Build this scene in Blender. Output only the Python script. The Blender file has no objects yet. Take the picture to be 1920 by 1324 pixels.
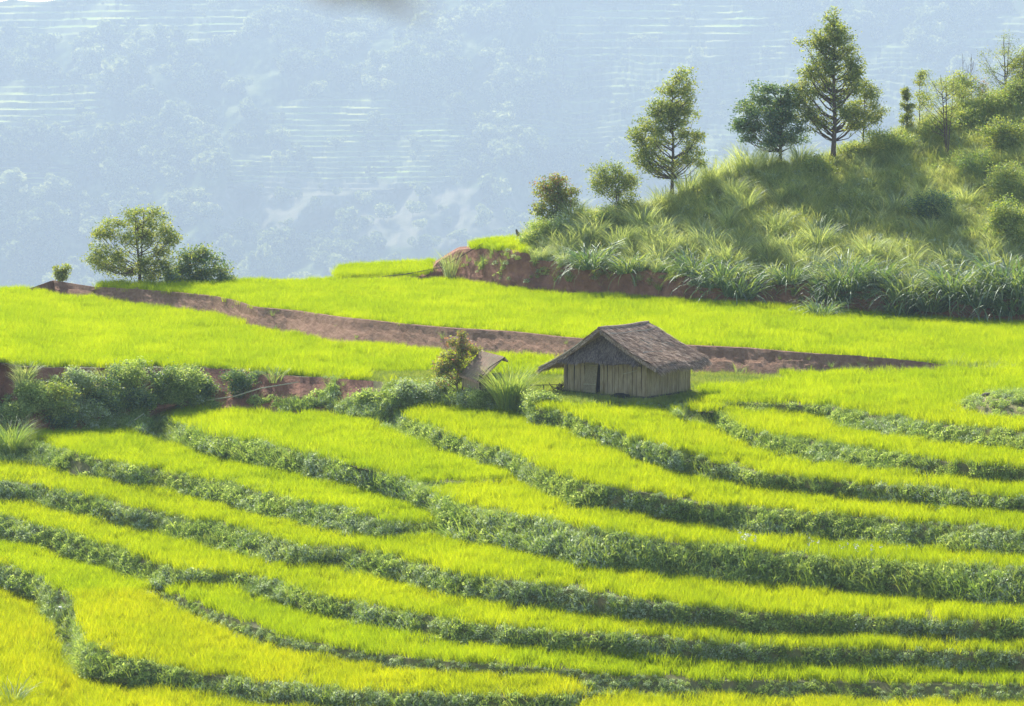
import bpy, math, random
import numpy as np
from mathutils import Vector
S = bpy.context.scene
COL = S.collection
rng = np.random.default_rng(7)
random.seed(7)
R = math.radians
# ------------------------------------------------------------------ camera, world, sun, exposure
F = 6300.0                      # focal length in pixels of the 1920 px wide photograph
CZ = 18.0
PITCH = math.atan(662 / F)
cam = bpy.data.cameras.new('camera'); camo = bpy.data.objects.new('camera', cam); COL.objects.link(camo)
cam.sensor_width = 36; cam.lens = 36 * F / 1920
camo.location = (0, 0, CZ); camo.rotation_euler = (math.pi / 2 - PITCH, 0, 0)
cam.clip_start = 0.1; cam.clip_end = 15000
cam.dof.use_dof = True; cam.dof.focus_distance = 160; cam.dof.aperture_fstop = 5.6
S.camera = camo
SUN_EL, SUN_AZ = 37.0, -22.0    # azimuth measured from +Y (away from the camera) towards +X
w = bpy.data.worlds.new('World'); S.world = w; w.use_nodes = True
wn = w.node_tree; bg = wn.nodes['Background']
sky = wn.nodes.new('ShaderNodeTexSky'); sky.sky_type = 'NISHITA'; sky.sun_disc = False
sky.sun_elevation = R(SUN_EL); sky.sun_rotation = R(SUN_AZ); sky.altitude = 900
sky.air_density = 1.0; sky.dust_density = 2.0; sky.ozone_density = 1.0
wn.links.new(sky.outputs[0], bg.inputs[0]); bg.inputs[1].default_value = 0.15
sl = bpy.data.lights.new('sun', 'SUN'); so = bpy.data.objects.new('sun', sl); COL.objects.link(so)
sl.energy = 5.0; sl.angle = R(0.5); sl.color = (1.0, 0.95, 0.86)
sd = Vector((math.sin(R(SUN_AZ)) * math.cos(R(SUN_EL)), math.cos(R(SUN_AZ)) * math.cos(R(SUN_EL)), math.sin(R(SUN_EL))))
so.rotation_euler = sd.to_track_quat('Z', 'Y').to_euler(); so.location = sd * 200
S.view_settings.view_transform = 'Standard'; S.view_settings.look = 'None'
S.view_settings.exposure = 0.88; S.view_settings.gamma = 1; S.view_settings.use_curve_mapping = False
cy = S.cycles
cy.max_bounces = 6; cy.diffuse_bounces = 3; cy.glossy_bounces = 1; cy.transmission_bounces = 4; cy.transparent_max_bounces = 4
cy.volume_bounces = 1; cy.use_denoising = True
try: cy.denoiser = 'OPENIMAGEDENOISE'
except Exception: pass
# ------------------------------------------------------------------ helpers
def ray(x, y):
    """unit-forward world direction of photo pixel (x, y): returns (horizontal dir x, horizontal dir y, slope per metre of ground distance)"""
    x = np.asarray(x, float); y = np.asarray(y, float)
    cx = x - 960; cyy = 662 - y
    dx = cx; dy = F * math.cos(PITCH) + cyy * math.sin(PITCH); dz = -F * math.sin(PITCH) + cyy * math.cos(PITCH)
    h = np.sqrt(dx * dx + dy * dy)
    return dx / h, dy / h, dz / h
def pt(x, y, D):
    ux, uy, s = ray(x, y)
    return np.stack([ux * D, uy * D, CZ + s * D], -1)
def plane_D(x, y, z):
    return (z - CZ) / ray(x, y)[2]
def slope_D(x, y, D0, z0, t):
    s = ray(x, y)[2]
    return (z0 - CZ - t * D0) / (s - t)
def PL(pts):
    a = np.array(pts, float)
    return lambda x: np.interp(x, a[:, 0], a[:, 1])
def hsh(ix, iy, seed):
    n = (ix.astype(np.int64) * 374761393 + iy.astype(np.int64) * 668265263 + seed * 974711) & 0x7fffffff
    n = ((n ^ (n >> 13)) * 1274126177) & 0x7fffffff
    return ((n ^ (n >> 16)) & 0xffff) / 65535.0
def vnoise(x, y, seed=0):
    x = np.asarray(x, float); y = np.asarray(y, float)
    ix = np.floor(x); iy = np.floor(y); fx = x - ix; fy = y - iy
    fx = fx * fx * (3 - 2 * fx); fy = fy * fy * (3 - 2 * fy)
    a = hsh(ix, iy, seed); b = hsh(ix + 1, iy, seed); c = hsh(ix, iy + 1, seed); d = hsh(ix + 1, iy + 1, seed)
    return (a * (1 - fx) + b * fx) * (1 - fy) + (c * (1 - fx) + d * fx) * fy * 1.0
def fbm(x, y, seed=0, oct=4):
    v = 0; a = 0.5
    for i in range(oct):
        v = v + a * (vnoise(np.asarray(x) * 2 ** i, np.asarray(y) * 2 ** i, seed + i * 17) - 0.5); a *= 0.55
    return v
def smooth(a, b, x):
    t = np.clip((np.asarray(x, float) - a) / (b - a), 0, 1); return t * t * (3 - 2 * t)
def tag(o, label=None, cat=None, group=None, kind=None):
    if label: o['label'] = label
    if cat: o['category'] = cat
    if group: o['group'] = group
    if kind: o['kind'] = kind
    return o
class MB:
    def __init__(s): s.v = []; s.f = []; s.m = []; s.n = 0
    def add(s, v, f, m=0):
        v = np.asarray(v, float).reshape(-1, 3); s.v.append(v)
        if isinstance(f, np.ndarray): f = (f + s.n).tolist()
        else: f = [[i + s.n for i in q] for q in f]
        s.f += f; s.m += [m] * len(f); s.n += len(v)
    def mesh(s, name, mats, smooth_=False):
        me = bpy.data.meshes.new(name)
        me.from_pydata(np.concatenate(s.v).tolist(), [], s.f)
        for m in (mats if isinstance(mats, (list, tuple)) else [mats]): me.materials.append(m)
        if any(s.m): me.polygons.foreach_set('material_index', s.m)
        if smooth_: me.polygons.foreach_set('use_smooth', [True] * len(s.f))
        me.update(); return me
    def build(s, name, mats, parent=None, loc=None, smooth_=False):
        o = bpy.data.objects.new(name, s.mesh(name, mats, smooth_)); COL.objects.link(o)
        if parent: o.parent = parent
        if loc is not None: o.location = loc
        return o
def empty(name, loc, rz=0):
    o = bpy.data.objects.new(name, None); COL.objects.link(o); o.location = loc; o.rotation_euler = (0, 0, rz)
    o.empty_display_size = 0.2
    return o
def box(c, sx, sy, sz, rot=None):
    v = np.array([[x, y, z] for z in (-.5, .5) for y in (-.5, .5) for x in (-.5, .5)]) * [sx, sy, sz]
    if rot is not None: v = v @ np.array(rot.to_matrix()).T
    return v + np.array(c), [[0, 2, 3, 1], [4, 5, 7, 6], [0, 1, 5, 4], [2, 6, 7, 3], [0, 4, 6, 2], [1, 3, 7, 5]]
def tube(pts, rad, n=6):
    pts = np.asarray(pts, float); k = len(pts); rad = np.broadcast_to(np.asarray(rad, float), (k,))
    V = []
    for i in range(k):
        d = pts[min(i + 1, k - 1)] - pts[max(i - 1, 0)]; d /= (np.linalg.norm(d) + 1e-9)
        u = np.cross(d, [0, 0, 1.0]) if abs(d[2]) < .9 else np.cross(d, [1.0, 0, 0]); u /= np.linalg.norm(u); vv = np.cross(d, u)
        a = np.arange(n) * 2 * math.pi / n
        V.append(pts[i] + rad[i] * (np.cos(a)[:, None] * u + np.sin(a)[:, None] * vv))
    f = [[i * n + j, i * n + (j + 1) % n, (i + 1) * n + (j + 1) % n, (i + 1) * n + j] for i in range(k - 1) for j in range(n)]
    f += [list(range(n))[::-1], [(k - 1) * n + j for j in range(n)]]
    return np.concatenate(V), f
def blades(n, L, r0, lean, wd, seg, g=0.0, h_var=.25, rg=None, cx=None):
    """n arching grass blades; returns verts, faces (arrays of quads then tips)"""
    rg = rg or rng
    a = rg.uniform(0, 2 * math.pi, n); rr = r0 * np.sqrt(rg.uniform(0, 1, n))
    base = np.stack([rr * np.cos(a), rr * np.sin(a), np.zeros(n)], 1)
    if cx is not None: base = cx
    b = a + rg.normal(0, .6, n)
    th = np.abs(rg.normal(0, lean, n)) + lean * .3
    Ls = L * (1 + rg.uniform(-h_var, h_var, n))
    fa = rg.uniform(0, 2 * math.pi, n)
    side = np.stack([np.cos(fa), np.sin(fa), np.zeros(n)], 1)
    p = base.copy(); rows = []
    for k in range(seg + 1):
        q = k / seg
        ww = wd * (1 - q) ** .6 * (.75 + .5 * q if q < .5 else 1)
        if k < seg:
            rows.append(p - side * ww / 2); rows.append(p + side * ww / 2)
        else: rows.append(p.copy())
        t = th + g * (q + .5 / seg) ** 1.5
        st = Ls / seg
        p = p + np.stack([np.sin(t) * np.cos(b) * st, np.sin(t) * np.sin(b) * st, np.cos(t) * st], 1)
    V = np.stack(rows, 1).reshape(-1, 3); m = 2 * seg + 1
    off = (np.arange(n) * m)[:, None]
    fs = []
    for k in range(seg - 1):
        fs += (off + np.array([2 * k, 2 * k + 1, 2 * k + 3, 2 * k + 2])).tolist()
    fs += (off + np.array([2 * seg - 2, 2 * seg - 1, 2 * seg])).tolist()
    return V, fs
def leaves(C, ln, wd, up=.3, rg=None):
    """one folded leaf (two quads would be heavy: one rhombic quad) at each centre"""
    rg = rg or rng
    n = len(C); d = rg.normal(0, 1, (n, 3)); d[:, 2] = d[:, 2] * .6 - up; d /= np.linalg.norm(d, axis=1)[:, None]
    q = rg.normal(0, 1, (n, 3)); s = np.cross(d, q); s /= np.linalg.norm(s, axis=1)[:, None]
    l = ln * rg.uniform(.6, 1.3, n)[:, None]; w_ = wd * rg.uniform(.7, 1.2, n)[:, None]
    V = np.stack([C - d * l * .5, C + s * w_ * .5 - d * l * .05, C + d * l * .5, C - s * w_ * .5 - d * l * .05], 1).reshape(-1, 3)
    f = (np.arange(n) * 4)[:, None] + np.array([0, 1, 2, 3])
    return V, f
# ------------------------------------------------------------------ materials
def newmat(name):
    m = bpy.data.materials.new(name); m.use_nodes = True; nt = m.node_tree; nt.nodes.clear()
    out = nt.nodes.new('ShaderNodeOutputMaterial'); return m, nt, out
def ramp(nt, fac, stops):
    r = nt.nodes.new('ShaderNodeValToRGB'); el = r.color_ramp.elements
    while len(el) < len(stops): el.new(.5)
    for e, (p, c) in zip(el, stops): e.position = p; e.color = (*c, 1)
    nt.links.new(fac, r.inputs[0]); return r.outputs[0]
def noise(nt, scale, detail=4, rough=.6, vec=None, dist=0):
    n = nt.nodes.new('ShaderNodeTexNoise'); n.inputs['Scale'].default_value = scale; n.inputs['Detail'].default_value = detail
    n.inputs['Roughness'].default_value = rough; n.inputs['Distortion'].default_value = dist
    if vec is not None: nt.links.new(vec, n.inputs['Vector'])
    return n.outputs['Fac']
def world_pos(nt, sc=(1, 1, 1)):
    g = nt.nodes.new('ShaderNodeNewGeometry'); mp = nt.nodes.new('ShaderNodeMapping')
    nt.links.new(g.outputs['Position'], mp.inputs[0]); mp.inputs['Scale'].default_value = sc
    return mp.outputs[0], g
def mixc(nt, fac, a, b, mode='MIX'):
    m = nt.nodes.new('ShaderNodeMix'); m.data_type = 'RGBA'; m.blend_type = mode
    for sock, v in ((m.inputs[0], fac), (m.inputs[6], a), (m.inputs[7], b)):
        if isinstance(v, (int, float)): sock.default_value = v
        elif isinstance(v, tuple): sock.default_value = (*v, 1)
        else: nt.links.new(v, sock)
    return m.outputs[2]
def leafmat(name, cols, transl=.5, tcols=None, nscale=.6, gloss=.06, isl=.6, sc=(1, 1, 1), grough=.6):
    """cols: three colours dark to light; chosen by noise in the place plus a value of its own for each leaf"""
    m, nt, out = newmat(name)
    v, g = world_pos(nt, sc)
    f = noise(nt, nscale, 3, .6, v)
    mt = nt.nodes.new('ShaderNodeMath'); mt.operation = 'MULTIPLY_ADD'
    nt.links.new(g.outputs['Random Per Island'], mt.inputs[0]); mt.inputs[1].default_value = isl
    m2 = nt.nodes.new('ShaderNodeMath'); m2.operation = 'SUBTRACT'; nt.links.new(f, m2.inputs[0]); m2.inputs[1].default_value = isl * .5
    nt.links.new(m2.outputs[0], mt.inputs[2])
    st = [(.25, cols[0]), (.5, cols[1]), (.78, cols[2])]
    c = ramp(nt, mt.outputs[0], st)
    d = nt.nodes.new('ShaderNodeBsdfDiffuse'); nt.links.new(c, d.inputs[0])
    t = nt.nodes.new('ShaderNodeBsdfTranslucent')
    if tcols:
        ct = ramp(nt, mt.outputs[0], [(.25, tcols[0]), (.5, tcols[1]), (.78, tcols[2])])
    else: ct = c
    nt.links.new(ct, t.inputs[0])
    mx = nt.nodes.new('ShaderNodeMixShader'); mx.inputs[0].default_value = transl
    nt.links.new(d.outputs[0], mx.inputs[1]); nt.links.new(t.outputs[0], mx.inputs[2])
    gl = nt.nodes.new('ShaderNodeBsdfGlossy'); gl.inputs['Roughness'].default_value = grough
    gl.inputs[0].default_value = (.9, .95, .9, 1)
    mg = nt.nodes.new('ShaderNodeMixShader'); mg.inputs[0].default_value = gloss
    nt.links.new(mx.outputs[0], mg.inputs[1]); nt.links.new(gl.outputs[0], mg.inputs[2]); nt.links.new(mg.outputs[0], out.inputs[0])
    return m
def solid(name, stops, nscale=3, rough=.9, bump=.3, bscale=20, sc=(1, 1, 1), bdist=.05, detail=6):
    m, nt, out = newmat(name)
    v, g = world_pos(nt, sc)
    c = ramp(nt, noise(nt, nscale, detail, .65, v), stops)
    b = nt.nodes.new('ShaderNodeBsdfPrincipled'); nt.links.new(c, b.inputs['Base Color']); b.inputs['Roughness'].default_value = rough
    b.inputs['Specular IOR Level'].default_value = .2
    if bump:
        bu = nt.nodes.new('ShaderNodeBump'); bu.inputs['Strength'].default_value = bump; bu.inputs['Distance'].default_value = bdist
        nt.links.new(noise(nt, bscale, 5, .7, v), bu.inputs['Height']); nt.links.new(bu.outputs[0], b.inputs['Normal'])
    nt.links.new(b.outputs[0], out.inputs[0]); return m
M = {}
# rice: per-place colour between fresh green and ripe yellow
def ricemat(name, yellow):
    a = np.array([(.25, .36, .000), (.36, .47, .000), (.48, .55, .001)]); b = np.array([(.38, .42, .000), (.49, .50, .000), (.62, .53, .001)])
    c = a * (1 - yellow) + b * yellow
    cols = [tuple(x) for x in c]
    tc = [tuple(x * np.array([1.25, 1.2, 1.0])) for x in c]
    return leafmat(name, cols, .62, tc, .35, .008, .6, (1, .45, 1))
M['rice'] = ricemat('rice_green', .0)
M['rice_mid'] = ricemat('rice_lime', .16)
M['rice_yellow'] = ricemat('rice_yellowing', .48)
M['herb'] = leafmat('herb_leaves', [(.14, .19, .05), (.32, .39, .11), (.52, .58, .24)], .58, [(.24, .36, .05), (.50, .64, .09), (.72, .80, .2)], .9, .04)
M['herb_grey'] = leafmat('grey_herb_leaves', [(.22, .27, .13), (.44, .50, .29), (.64, .68, .48)], .5, [(.26, .36, .10), (.46, .56, .18), (.68, .76, .34)], .9, .08)
M['wgrass'] = leafmat('wild_grass', [(.11, .18, .03), (.22, .32, .05), (.36, .42, .09)], .55, [(.2, .34, .03), (.4, .54, .04), (.6, .66, .08)], .5, .10)
M['tgrass'] = leafmat('tall_grass', [(.20, .25, .10), (.38, .45, .17), (.56, .61, .28)], .5, [(.32, .42, .06), (.56, .64, .10), (.80, .82, .2)], .35, .12)
M['bamboo'] = leafmat('broad_blades', [(.05, .09, .04), (.09, .15, .06), (.17, .25, .10)], .40, [(.14, .26, .04), (.30, .44, .05), (.60, .68, .08)], .5, .12)
M['dry'] = leafmat('dry_stalks', [(.20, .15, .08), (.30, .24, .13), (.42, .34, .2)], .3, None, 1, .05)
M['sgrass'] = leafmat('short_grass', [(.14, .20, .03), (.24, .31, .05), (.36, .38, .08)], .5, [(.2, .3, .02), (.34, .44, .03), (.5, .52, .05)], .6, .04)
M['soil'] = solid('field_soil', [(.3, (.06, .065, .02)), (.7, (.12, .12, .035))], 2)
M['earth'] = solid('riser_earth', [(.3, (.12, .12, .04)), (.55, (.20, .18, .07)), (.75, (.27, .19, .10))], 1.2, bump=.6, bscale=8)
M['mud'] = solid('mud_bank', [(.25, (.19, .095, .05)), (.5, (.30, .165, .095)), (.75, (.40, .235, .145))], 3.0, bump=1.0, bscale=9, bdist=.12)
M['red'] = solid('red_earth', [(.25, (.13, .06, .035)), (.5, (.28, .125, .075)), (.75, (.42, .20, .12))], 1.1, bump=1.0, bscale=4, bdist=.15)
M['turf'] = solid('hill_turf', [(.3, (.22, .24, .09)), (.5, (.34, .36, .13)), (.75, (.44, .42, .18))], .8, bump=.6, bscale=6)
M['bark'] = solid('bark', [(.3, (.08, .055, .045)), (.7, (.17, .12, .10))], 6, bump=.5)
# ------------------------------------------------------------------ the terraces: traced edges of every field, unprojected onto real levels
E = PL([(-200, 552), (0, 546), (60, 540), (100, 531), (135, 534), (180, 538), (400, 533), (600, 530), (840, 530), (860, 533), (960, 547), (1100, 558), (1300, 570), (1440, 578), (1600, 591), (1750, 602), (1920, 609), (2180, 620)])
RIS = [  # name, [(x, top, bottom)], drop
 ('mud', [(-200, 553, 553), (0, 547, 547), (60, 541, 546), (100, 531, 554), (150, 539, 560), (180, 543, 562), (260, 548, 573), (330, 553, 582), (400, 560, 591), (440, 568, 602), (480, 581, 616), (560, 588, 631), (640, 600, 648), (700, 606, 648), (760, 613, 654), (840, 620, 662), (960, 627, 669), (1060, 638, 678), (1120, 643, 686), (1290, 653, 697), (1400, 658, 700), (1500, 667, 703), (1600, 674, 700), (1700, 681, 698), (1780, 687, 692), (1920, 690, 692), (2180, 697, 699)], 1.1),
 ('hutledge', [(900, 752, 752), (985, 752, 752), (1030, 753, 757), (1080, 754, 761), (1200, 758, 764), (1290, 754, 760), (1330, 750, 750), (2180, 750, 750)], .45),
 ('b', [(-200, 676, 806), (0, 680, 805), (40, 688, 806), (100, 690, 808), (200, 689, 806), (260, 690, 798), (290, 690, 775), (330, 690, 764), (370, 690, 764), (450, 694, 766), (520, 703, 770), (600, 708, 774), (690, 714, 775), (720, 716, 770), (740, 718, 762), (820, 722, 762), (900, 736, 768), (950, 742, 772), (990, 748, 774), (1002, 766, 794), (1060, 776, 809), (1160, 811, 844), (1260, 846, 881), (1360, 874, 909), (1435, 891, 921), (1565, 906, 933), (1690, 914, 944), (1790, 921, 954), (1920, 936, 960), (2180, 955, 980)], 1.05),
]
# risers to the right of the hut that lie above b
P_ = [(1300, 768, 768), (1340, 768, 768), (1380, 757, 766), (1440, 757, 773), (1540, 763, 776), (1560, 766, 800), (1600, 771, 804), (1640, 780, 811), (1700, 786, 822), (1760, 797, 829), (1840, 805, 837), (1920, 813, 847), (2180, 835, 868)]
Q_ = [(1268, 783, 783), (1280, 766, 792), (1320, 772, 798), (1350, 775, 808), (1385, 799, 829), (1435, 818, 846), (1527, 829, 866), (1640, 847, 881), (1790, 871, 895), (1920, 877, 907), (2180, 900, 928)]
RIS.insert(2, ('p', P_, .75)); RIS.insert(3, ('q', Q_, .75))
RIS += [
 ('a', [(690, 775, 776), (697, 770, 789), (730, 767, 806), (805, 799, 831), (880, 827, 859), (955, 850, 882), (1022, 879, 924), (1085, 904, 949), (1210, 926, 966), (1335, 948, 991), (1435, 956, 1006), (1565, 968, 1014), (1690, 977, 1026), (1815, 988, 1036), (1920, 1000, 1044), (2180, 1025, 1070)], 1.0),
 ('a2', [(785, 907, 907), (792, 906, 916), (867, 904, 913), (955, 902, 908), (975, 897, 899), (1000, 912, 912)], .3),
 ('c', [(255, 800, 802), (265, 792, 811), (300, 779, 826), (325, 792, 831), (400, 819, 854), (475, 832, 871), (580, 854, 896), (680, 879, 916), (780, 907, 949), (830, 936, 967), (842, 946, 1003), (880, 954, 1014), (955, 966, 1031), (1085, 991, 1061), (1210, 1014, 1076), (1335, 1028, 1094), (1435, 1036, 1101), (1565, 1050, 1111), (1690, 1059, 1121), (1815, 1066, 1131), (1920, 1070, 1137), (2180, 1090, 1155)], 1.25),
 ('d', [(-200, 815, 852), (0, 824, 866), (50, 824, 870), (100, 838, 879), (175, 859, 896), (250, 876, 909), (350, 894, 929), (425, 909, 949), (475, 921, 960), (580, 944, 989), (655, 957, 1004), (692, 972, 1006), (730, 982, 1005), (838, 986, 1005), (846, 1006, 1006)], .9),
 ('e', [(-200, 880, 912), (0, 906, 936), (75, 912, 946), (150, 931, 966), (250, 954, 988), (350, 973, 1016), (475, 997, 1048), (520, 1010, 1055), (585, 1028, 1057), (655, 1027, 1074), (730, 1044, 1089), (830, 1071, 1114), (955, 1092, 1135), (1085, 1109, 1151), (1210, 1129, 1169), (1335, 1144, 1181), (1435, 1153, 1189), (1565, 1156, 1194), (1690, 1163, 1199), (1815, 1166, 1201), (1920, 1167, 1204), (2180, 1178, 1215)], .95),
 ('f', [(-200, 940, 985), (0, 967, 1014), (75, 987, 1030), (150, 1009, 1051), (225, 1031, 1076), (300, 1061, 1102), (325, 1069, 1097), (340, 1072, 1089), (375, 1076, 1089), (412, 1076, 1094), (475, 1080, 1112), (580, 1114, 1149), (680, 1136, 1174), (780, 1152, 1194), (880, 1169, 1208), (955, 1180, 1213), (1085, 1189, 1224), (1210, 1195, 1236), (1335, 1208, 1244), (1435, 1212, 1249), (1565, 1219, 1254), (1690, 1221, 1256), (1815, 1224, 1259), (1920, 1224, 1261), (2180, 1232, 1270)], .95),
 ('g', [(278, 1113, 1114), (285, 1111, 1119), (325, 1114, 1136), (400, 1144, 1174), (475, 1177, 1204), (580, 1206, 1229), (680, 1224, 1246), (780, 1236, 1257), (880, 1244, 1264), (955, 1250, 1267), (1085, 1260, 1268), (1095, 1262, 1300), (1135, 1265, 1302), (1210, 1272, 1306), (1335, 1277, 1307), (1565, 1279, 1309), (1690, 1282, 1314), (1920, 1286, 1317), (2180, 1296, 1326)], .6),
 ('h', [(-200, 1010, 1050), (0, 1058, 1096), (75, 1084, 1122), (92, 1095, 1150), (100, 1102, 1222), (125, 1114, 1244), (150, 1127, 1258), (158, 1190, 1262), (168, 1210, 1266), (225, 1234, 1279), (300, 1251, 1292), (375, 1266, 1302), (475, 1279, 1317), (605, 1294, 1332), (730, 1300, 1336), (955, 1308, 1340), (1060, 1308, 1342), (1085, 1300, 1342), (1092, 1302, 1304), (1100, 1303, 1303)], .9),
]
GROUND_DY = 9.0     # rice on the lower field hides the foot of each riser: the true foot lies this much lower
xs = np.unique(np.concatenate([np.linspace(-900, -140, 30), np.arange(-140, 2061, 6.0), np.linspace(2060, 2900, 30)]))
NC = len(xs)
def curves(l):
    a = np.array(l, float); return np.interp(xs, a[:, 0], a[:, 1]), np.interp(xs, a[:, 0], a[:, 2]), a[0, 0], a[-1, 0]
order = RIS
tops, bots = [], []
for nm, l, dz in order:
    t, b, x0, x1 = curves(l)
    thin = np.clip((b - t) / 12, 0, 1)
    tops.append(t); bots.append(b + GROUND_DY * thin * (0.4 if nm == 'mud' else 1))
# absent stretches: give them zero height, following the edges of their neighbours
def absent(nm):
    l = [q for q in order if q[0] == nm][0][1]
    return {'hutledge': (xs < 985) | (xs > 1330), 'p': xs < 1340, 'q': xs < 1268, 'a': xs < 690, 'a2': (xs < 785) | (xs > 975),
            'c': xs < 255, 'd': xs > 846, 'g': xs < 278, 'h': xs > 1092}.get(nm, np.zeros(NC, bool))
ab = [absent(q[0]) for q in order]
names = [q[0] for q in order]
iN = {n: i for i, n in enumerate(names)}
# monotone clean-up from the top down
prev = E(xs) + 0.0
yprev_present = prev
for i in range(len(order)):
    t, b = tops[i], bots[i]
    a_ = ab[i]
    t = np.where(a_, np.nan, t); b = np.where(a_, np.nan, b)
    tops[i], bots[i] = t, b
# fill: an absent riser sits on the bottom of the riser above it (if that side merges upward) or on the top of the next one
MERGE_UP = {'d': True, 'hutledge': False, 'p': False, 'q': False, 'a': False, 'a2': False, 'c': False, 'g': False, 'h': True}
def put_at(nm, mask, src):
    i = iN[nm]; tops[i] = np.where(mask, src, tops[i]); bots[i] = np.where(mask, src, bots[i])
def T_(n): return tops[iN[n]]
def B_(n): return bots[iN[n]]
hl = (xs < 985) | (xs > 1330)
put_at('hutledge', hl, np.where(xs < 985, T_('b'), T_('p')))
put_at('q', xs < 1268, B_('hutledge')); put_at('p', xs < 1340, T_('q'))
put_at('hutledge', xs > 1330, np.minimum(T_('p'), 765))
put_at('a', xs < 690, B_('b'))
put_at('c', xs < 255, B_('b')); put_at('a2', xs < 785, np.where(xs < 255, B_('b'), T_('c'))); put_at('a2', xs > 975, B_('a'))
put_at('d', xs > 846, B_('c'))
put_at('g', xs < 278, np.minimum(1118 + 5 * fbm(xs / 40, xs * 0, 4, 3), T_('h')))
put_at('h', xs > 1092, B_('g'))
prev = E(xs)
for i in range(len(order)):
    tops[i] = np.maximum(tops[i], prev); bots[i] = np.maximum(bots[i], tops[i]); prev = bots[i]
# natural unevenness of the edges
for i in range(1, len(order)):
    n1 = fbm(xs / 55.0, i * 7.3 + 0 * xs, 5, 3) * 7
    gap = np.clip((bots[i] - tops[i]) / 30, 0, 1)
    tops[i] = tops[i] + n1 * gap; bots[i] = np.maximum(bots[i] + fbm(xs / 70.0, i * 3.1 + 0 * xs, 9, 3) * 6 * gap, tops[i])
prev = E(xs)
for i in range(len(order)):
    tops[i] = np.maximum(tops[i], prev); bots[i] = np.maximum(bots[i], tops[i]); prev = bots[i]
# march down each column
ZU = 1.25 - 0.45 * smooth(1350, 1780, xs)
strips = []           # (kind, name, y rows, D rows, z rows)
y = E(xs); z = ZU.copy(); D = plane_D(xs, y, z)
# at the far left the upper field is absent: the middle field starts there
def tread(nm, y0, z, y1, n):
    Y, DD, ZZ = [], [], []
    for k in range(n + 1):
        yy = y0 + (y1 - y0) * k / n; Y.append(yy); DD.append(plane_D(xs, yy, z)); ZZ.append(z.copy())
    strips.append(['tread', nm, np.array(Y), np.array(DD)]); return DD[-1], z
def riser(nm, y0, D0, z0, y1, dz, n, tmin=1.0, tmax=3.2):
    # drop: the wanted one where the traced height allows it, otherwise as steep as a cut bank stands
    Dv = slope_D(xs, y1, D0, z0, tmax); zv = CZ + ray(xs, y1)[2] * Dv
    Dw = plane_D(xs, y1, z0 - dz)
    ok = Dw < Dv
    D1 = np.where(ok, Dw, Dv)
    k_ = np.minimum((D0 - D1), 2.6); D1 = D0 - k_      # never a very long gentle slope
    z1 = CZ + ray(xs, y1)[2] * D1
    Y, DD = [], []
    for k in range(n + 1):
        q = k / n
        # rounded shoulder at the top, steep in the middle
        yy = y0 + (y1 - y0) * q
        lin = (z0 + (z1 - z0) * q)
        qq = q + 0.12 * math.sin(math.pi * q)
        Dq = D0 + (D1 - D0) * q
        # find D on the ray through yy that lies on the chord
        tt = (z0 - z1) / np.maximum(D0 - D1, 1e-4)
        Dc = np.where(D0 - D1 > 1e-3, slope_D(xs, yy, D0, z0, tt), D0)
        Y.append(yy); DD.append(Dc)
    DD[-1] = D1
    strips.append(['riser', nm, np.array(Y), np.array(DD)])
    return D1, z1
NT = {0: 20, 1: 14}
for i in range(len(order)):
    tn = 't%d' % i
    D, z = tread(tn, y, z, tops[i], NT.get(i, 6))
    y = tops[i]
    D, z = riser(names[i], y, D, z, bots[i], order[i][2], 10 if i in (0,) else 6, tmax=.62 if i == 0 else 1.05 + 1.9 * smooth(700, 1500, xs))
    y = bots[i]
    k5 = np.ones(41) / 41  # keep each level from stepping abruptly sideways
    zp = np.pad(z, 20, mode='edge'); zs = np.convolve(zp, k5, 'valid')
    zs = np.where((xs > -140) & (xs < 2060), zs, z)
    z = z * .35 + zs * .65; D = plane_D(xs, y, z); strips[-1][3][-1] = D
D, z = tread('tlast', y, z, np.maximum(y + 5, 1420.0 + 0 * xs), 6)
bottomD, bottomZ = D, z
# far side: going up and away from the upper field
U1 = PL([(-900, 700), (611, 700), (612, 529), (625, 524), (800, 518), (820, 492), (860, 468), (900, 466), (985, 474), (1000, 487), (1100, 499), (1300, 517), (1500, 527), (1700, 544), (1920, 558), (2180, 568)])
U2 = PL([(-900, 700), (611, 700), (612, 528), (626, 520), (640, 505), (700, 500), (800, 496), (816, 490), (860, 463), (885, 461), (960, 450), (985, 456), (1000, 480), (1100, 492), (1300, 508), (1500, 518), (1700, 534), (1920, 548), (2180, 558)])
U3 = PL([(-900, 700), (611, 700), (612, 528), (626, 520), (640, 505), (700, 500), (800, 496), (816, 490), (860, 463), (885, 461), (960, 450), (985, 450), (1010, 436), (1040, 418), (1100, 408), (1200, 393), (1270, 374), (1320, 352), (1400, 322), (1480, 310), (1560, 298), (1640, 272), (1700, 249), (1760, 222), (1800, 208), (1850, 194), (1920, 162), (2180, 60)])
yE = E(xs); Dh = plane_D(xs, yE, ZU); zh = ZU.copy()
left = xs < 612
u1 = np.where(left, yE, np.minimum(U1(xs), yE)); u2 = np.where(left, yE, np.minimum(U2(xs), u1)); u3 = np.where(left, yE, np.minimum(U3(xs), u2))
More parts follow.
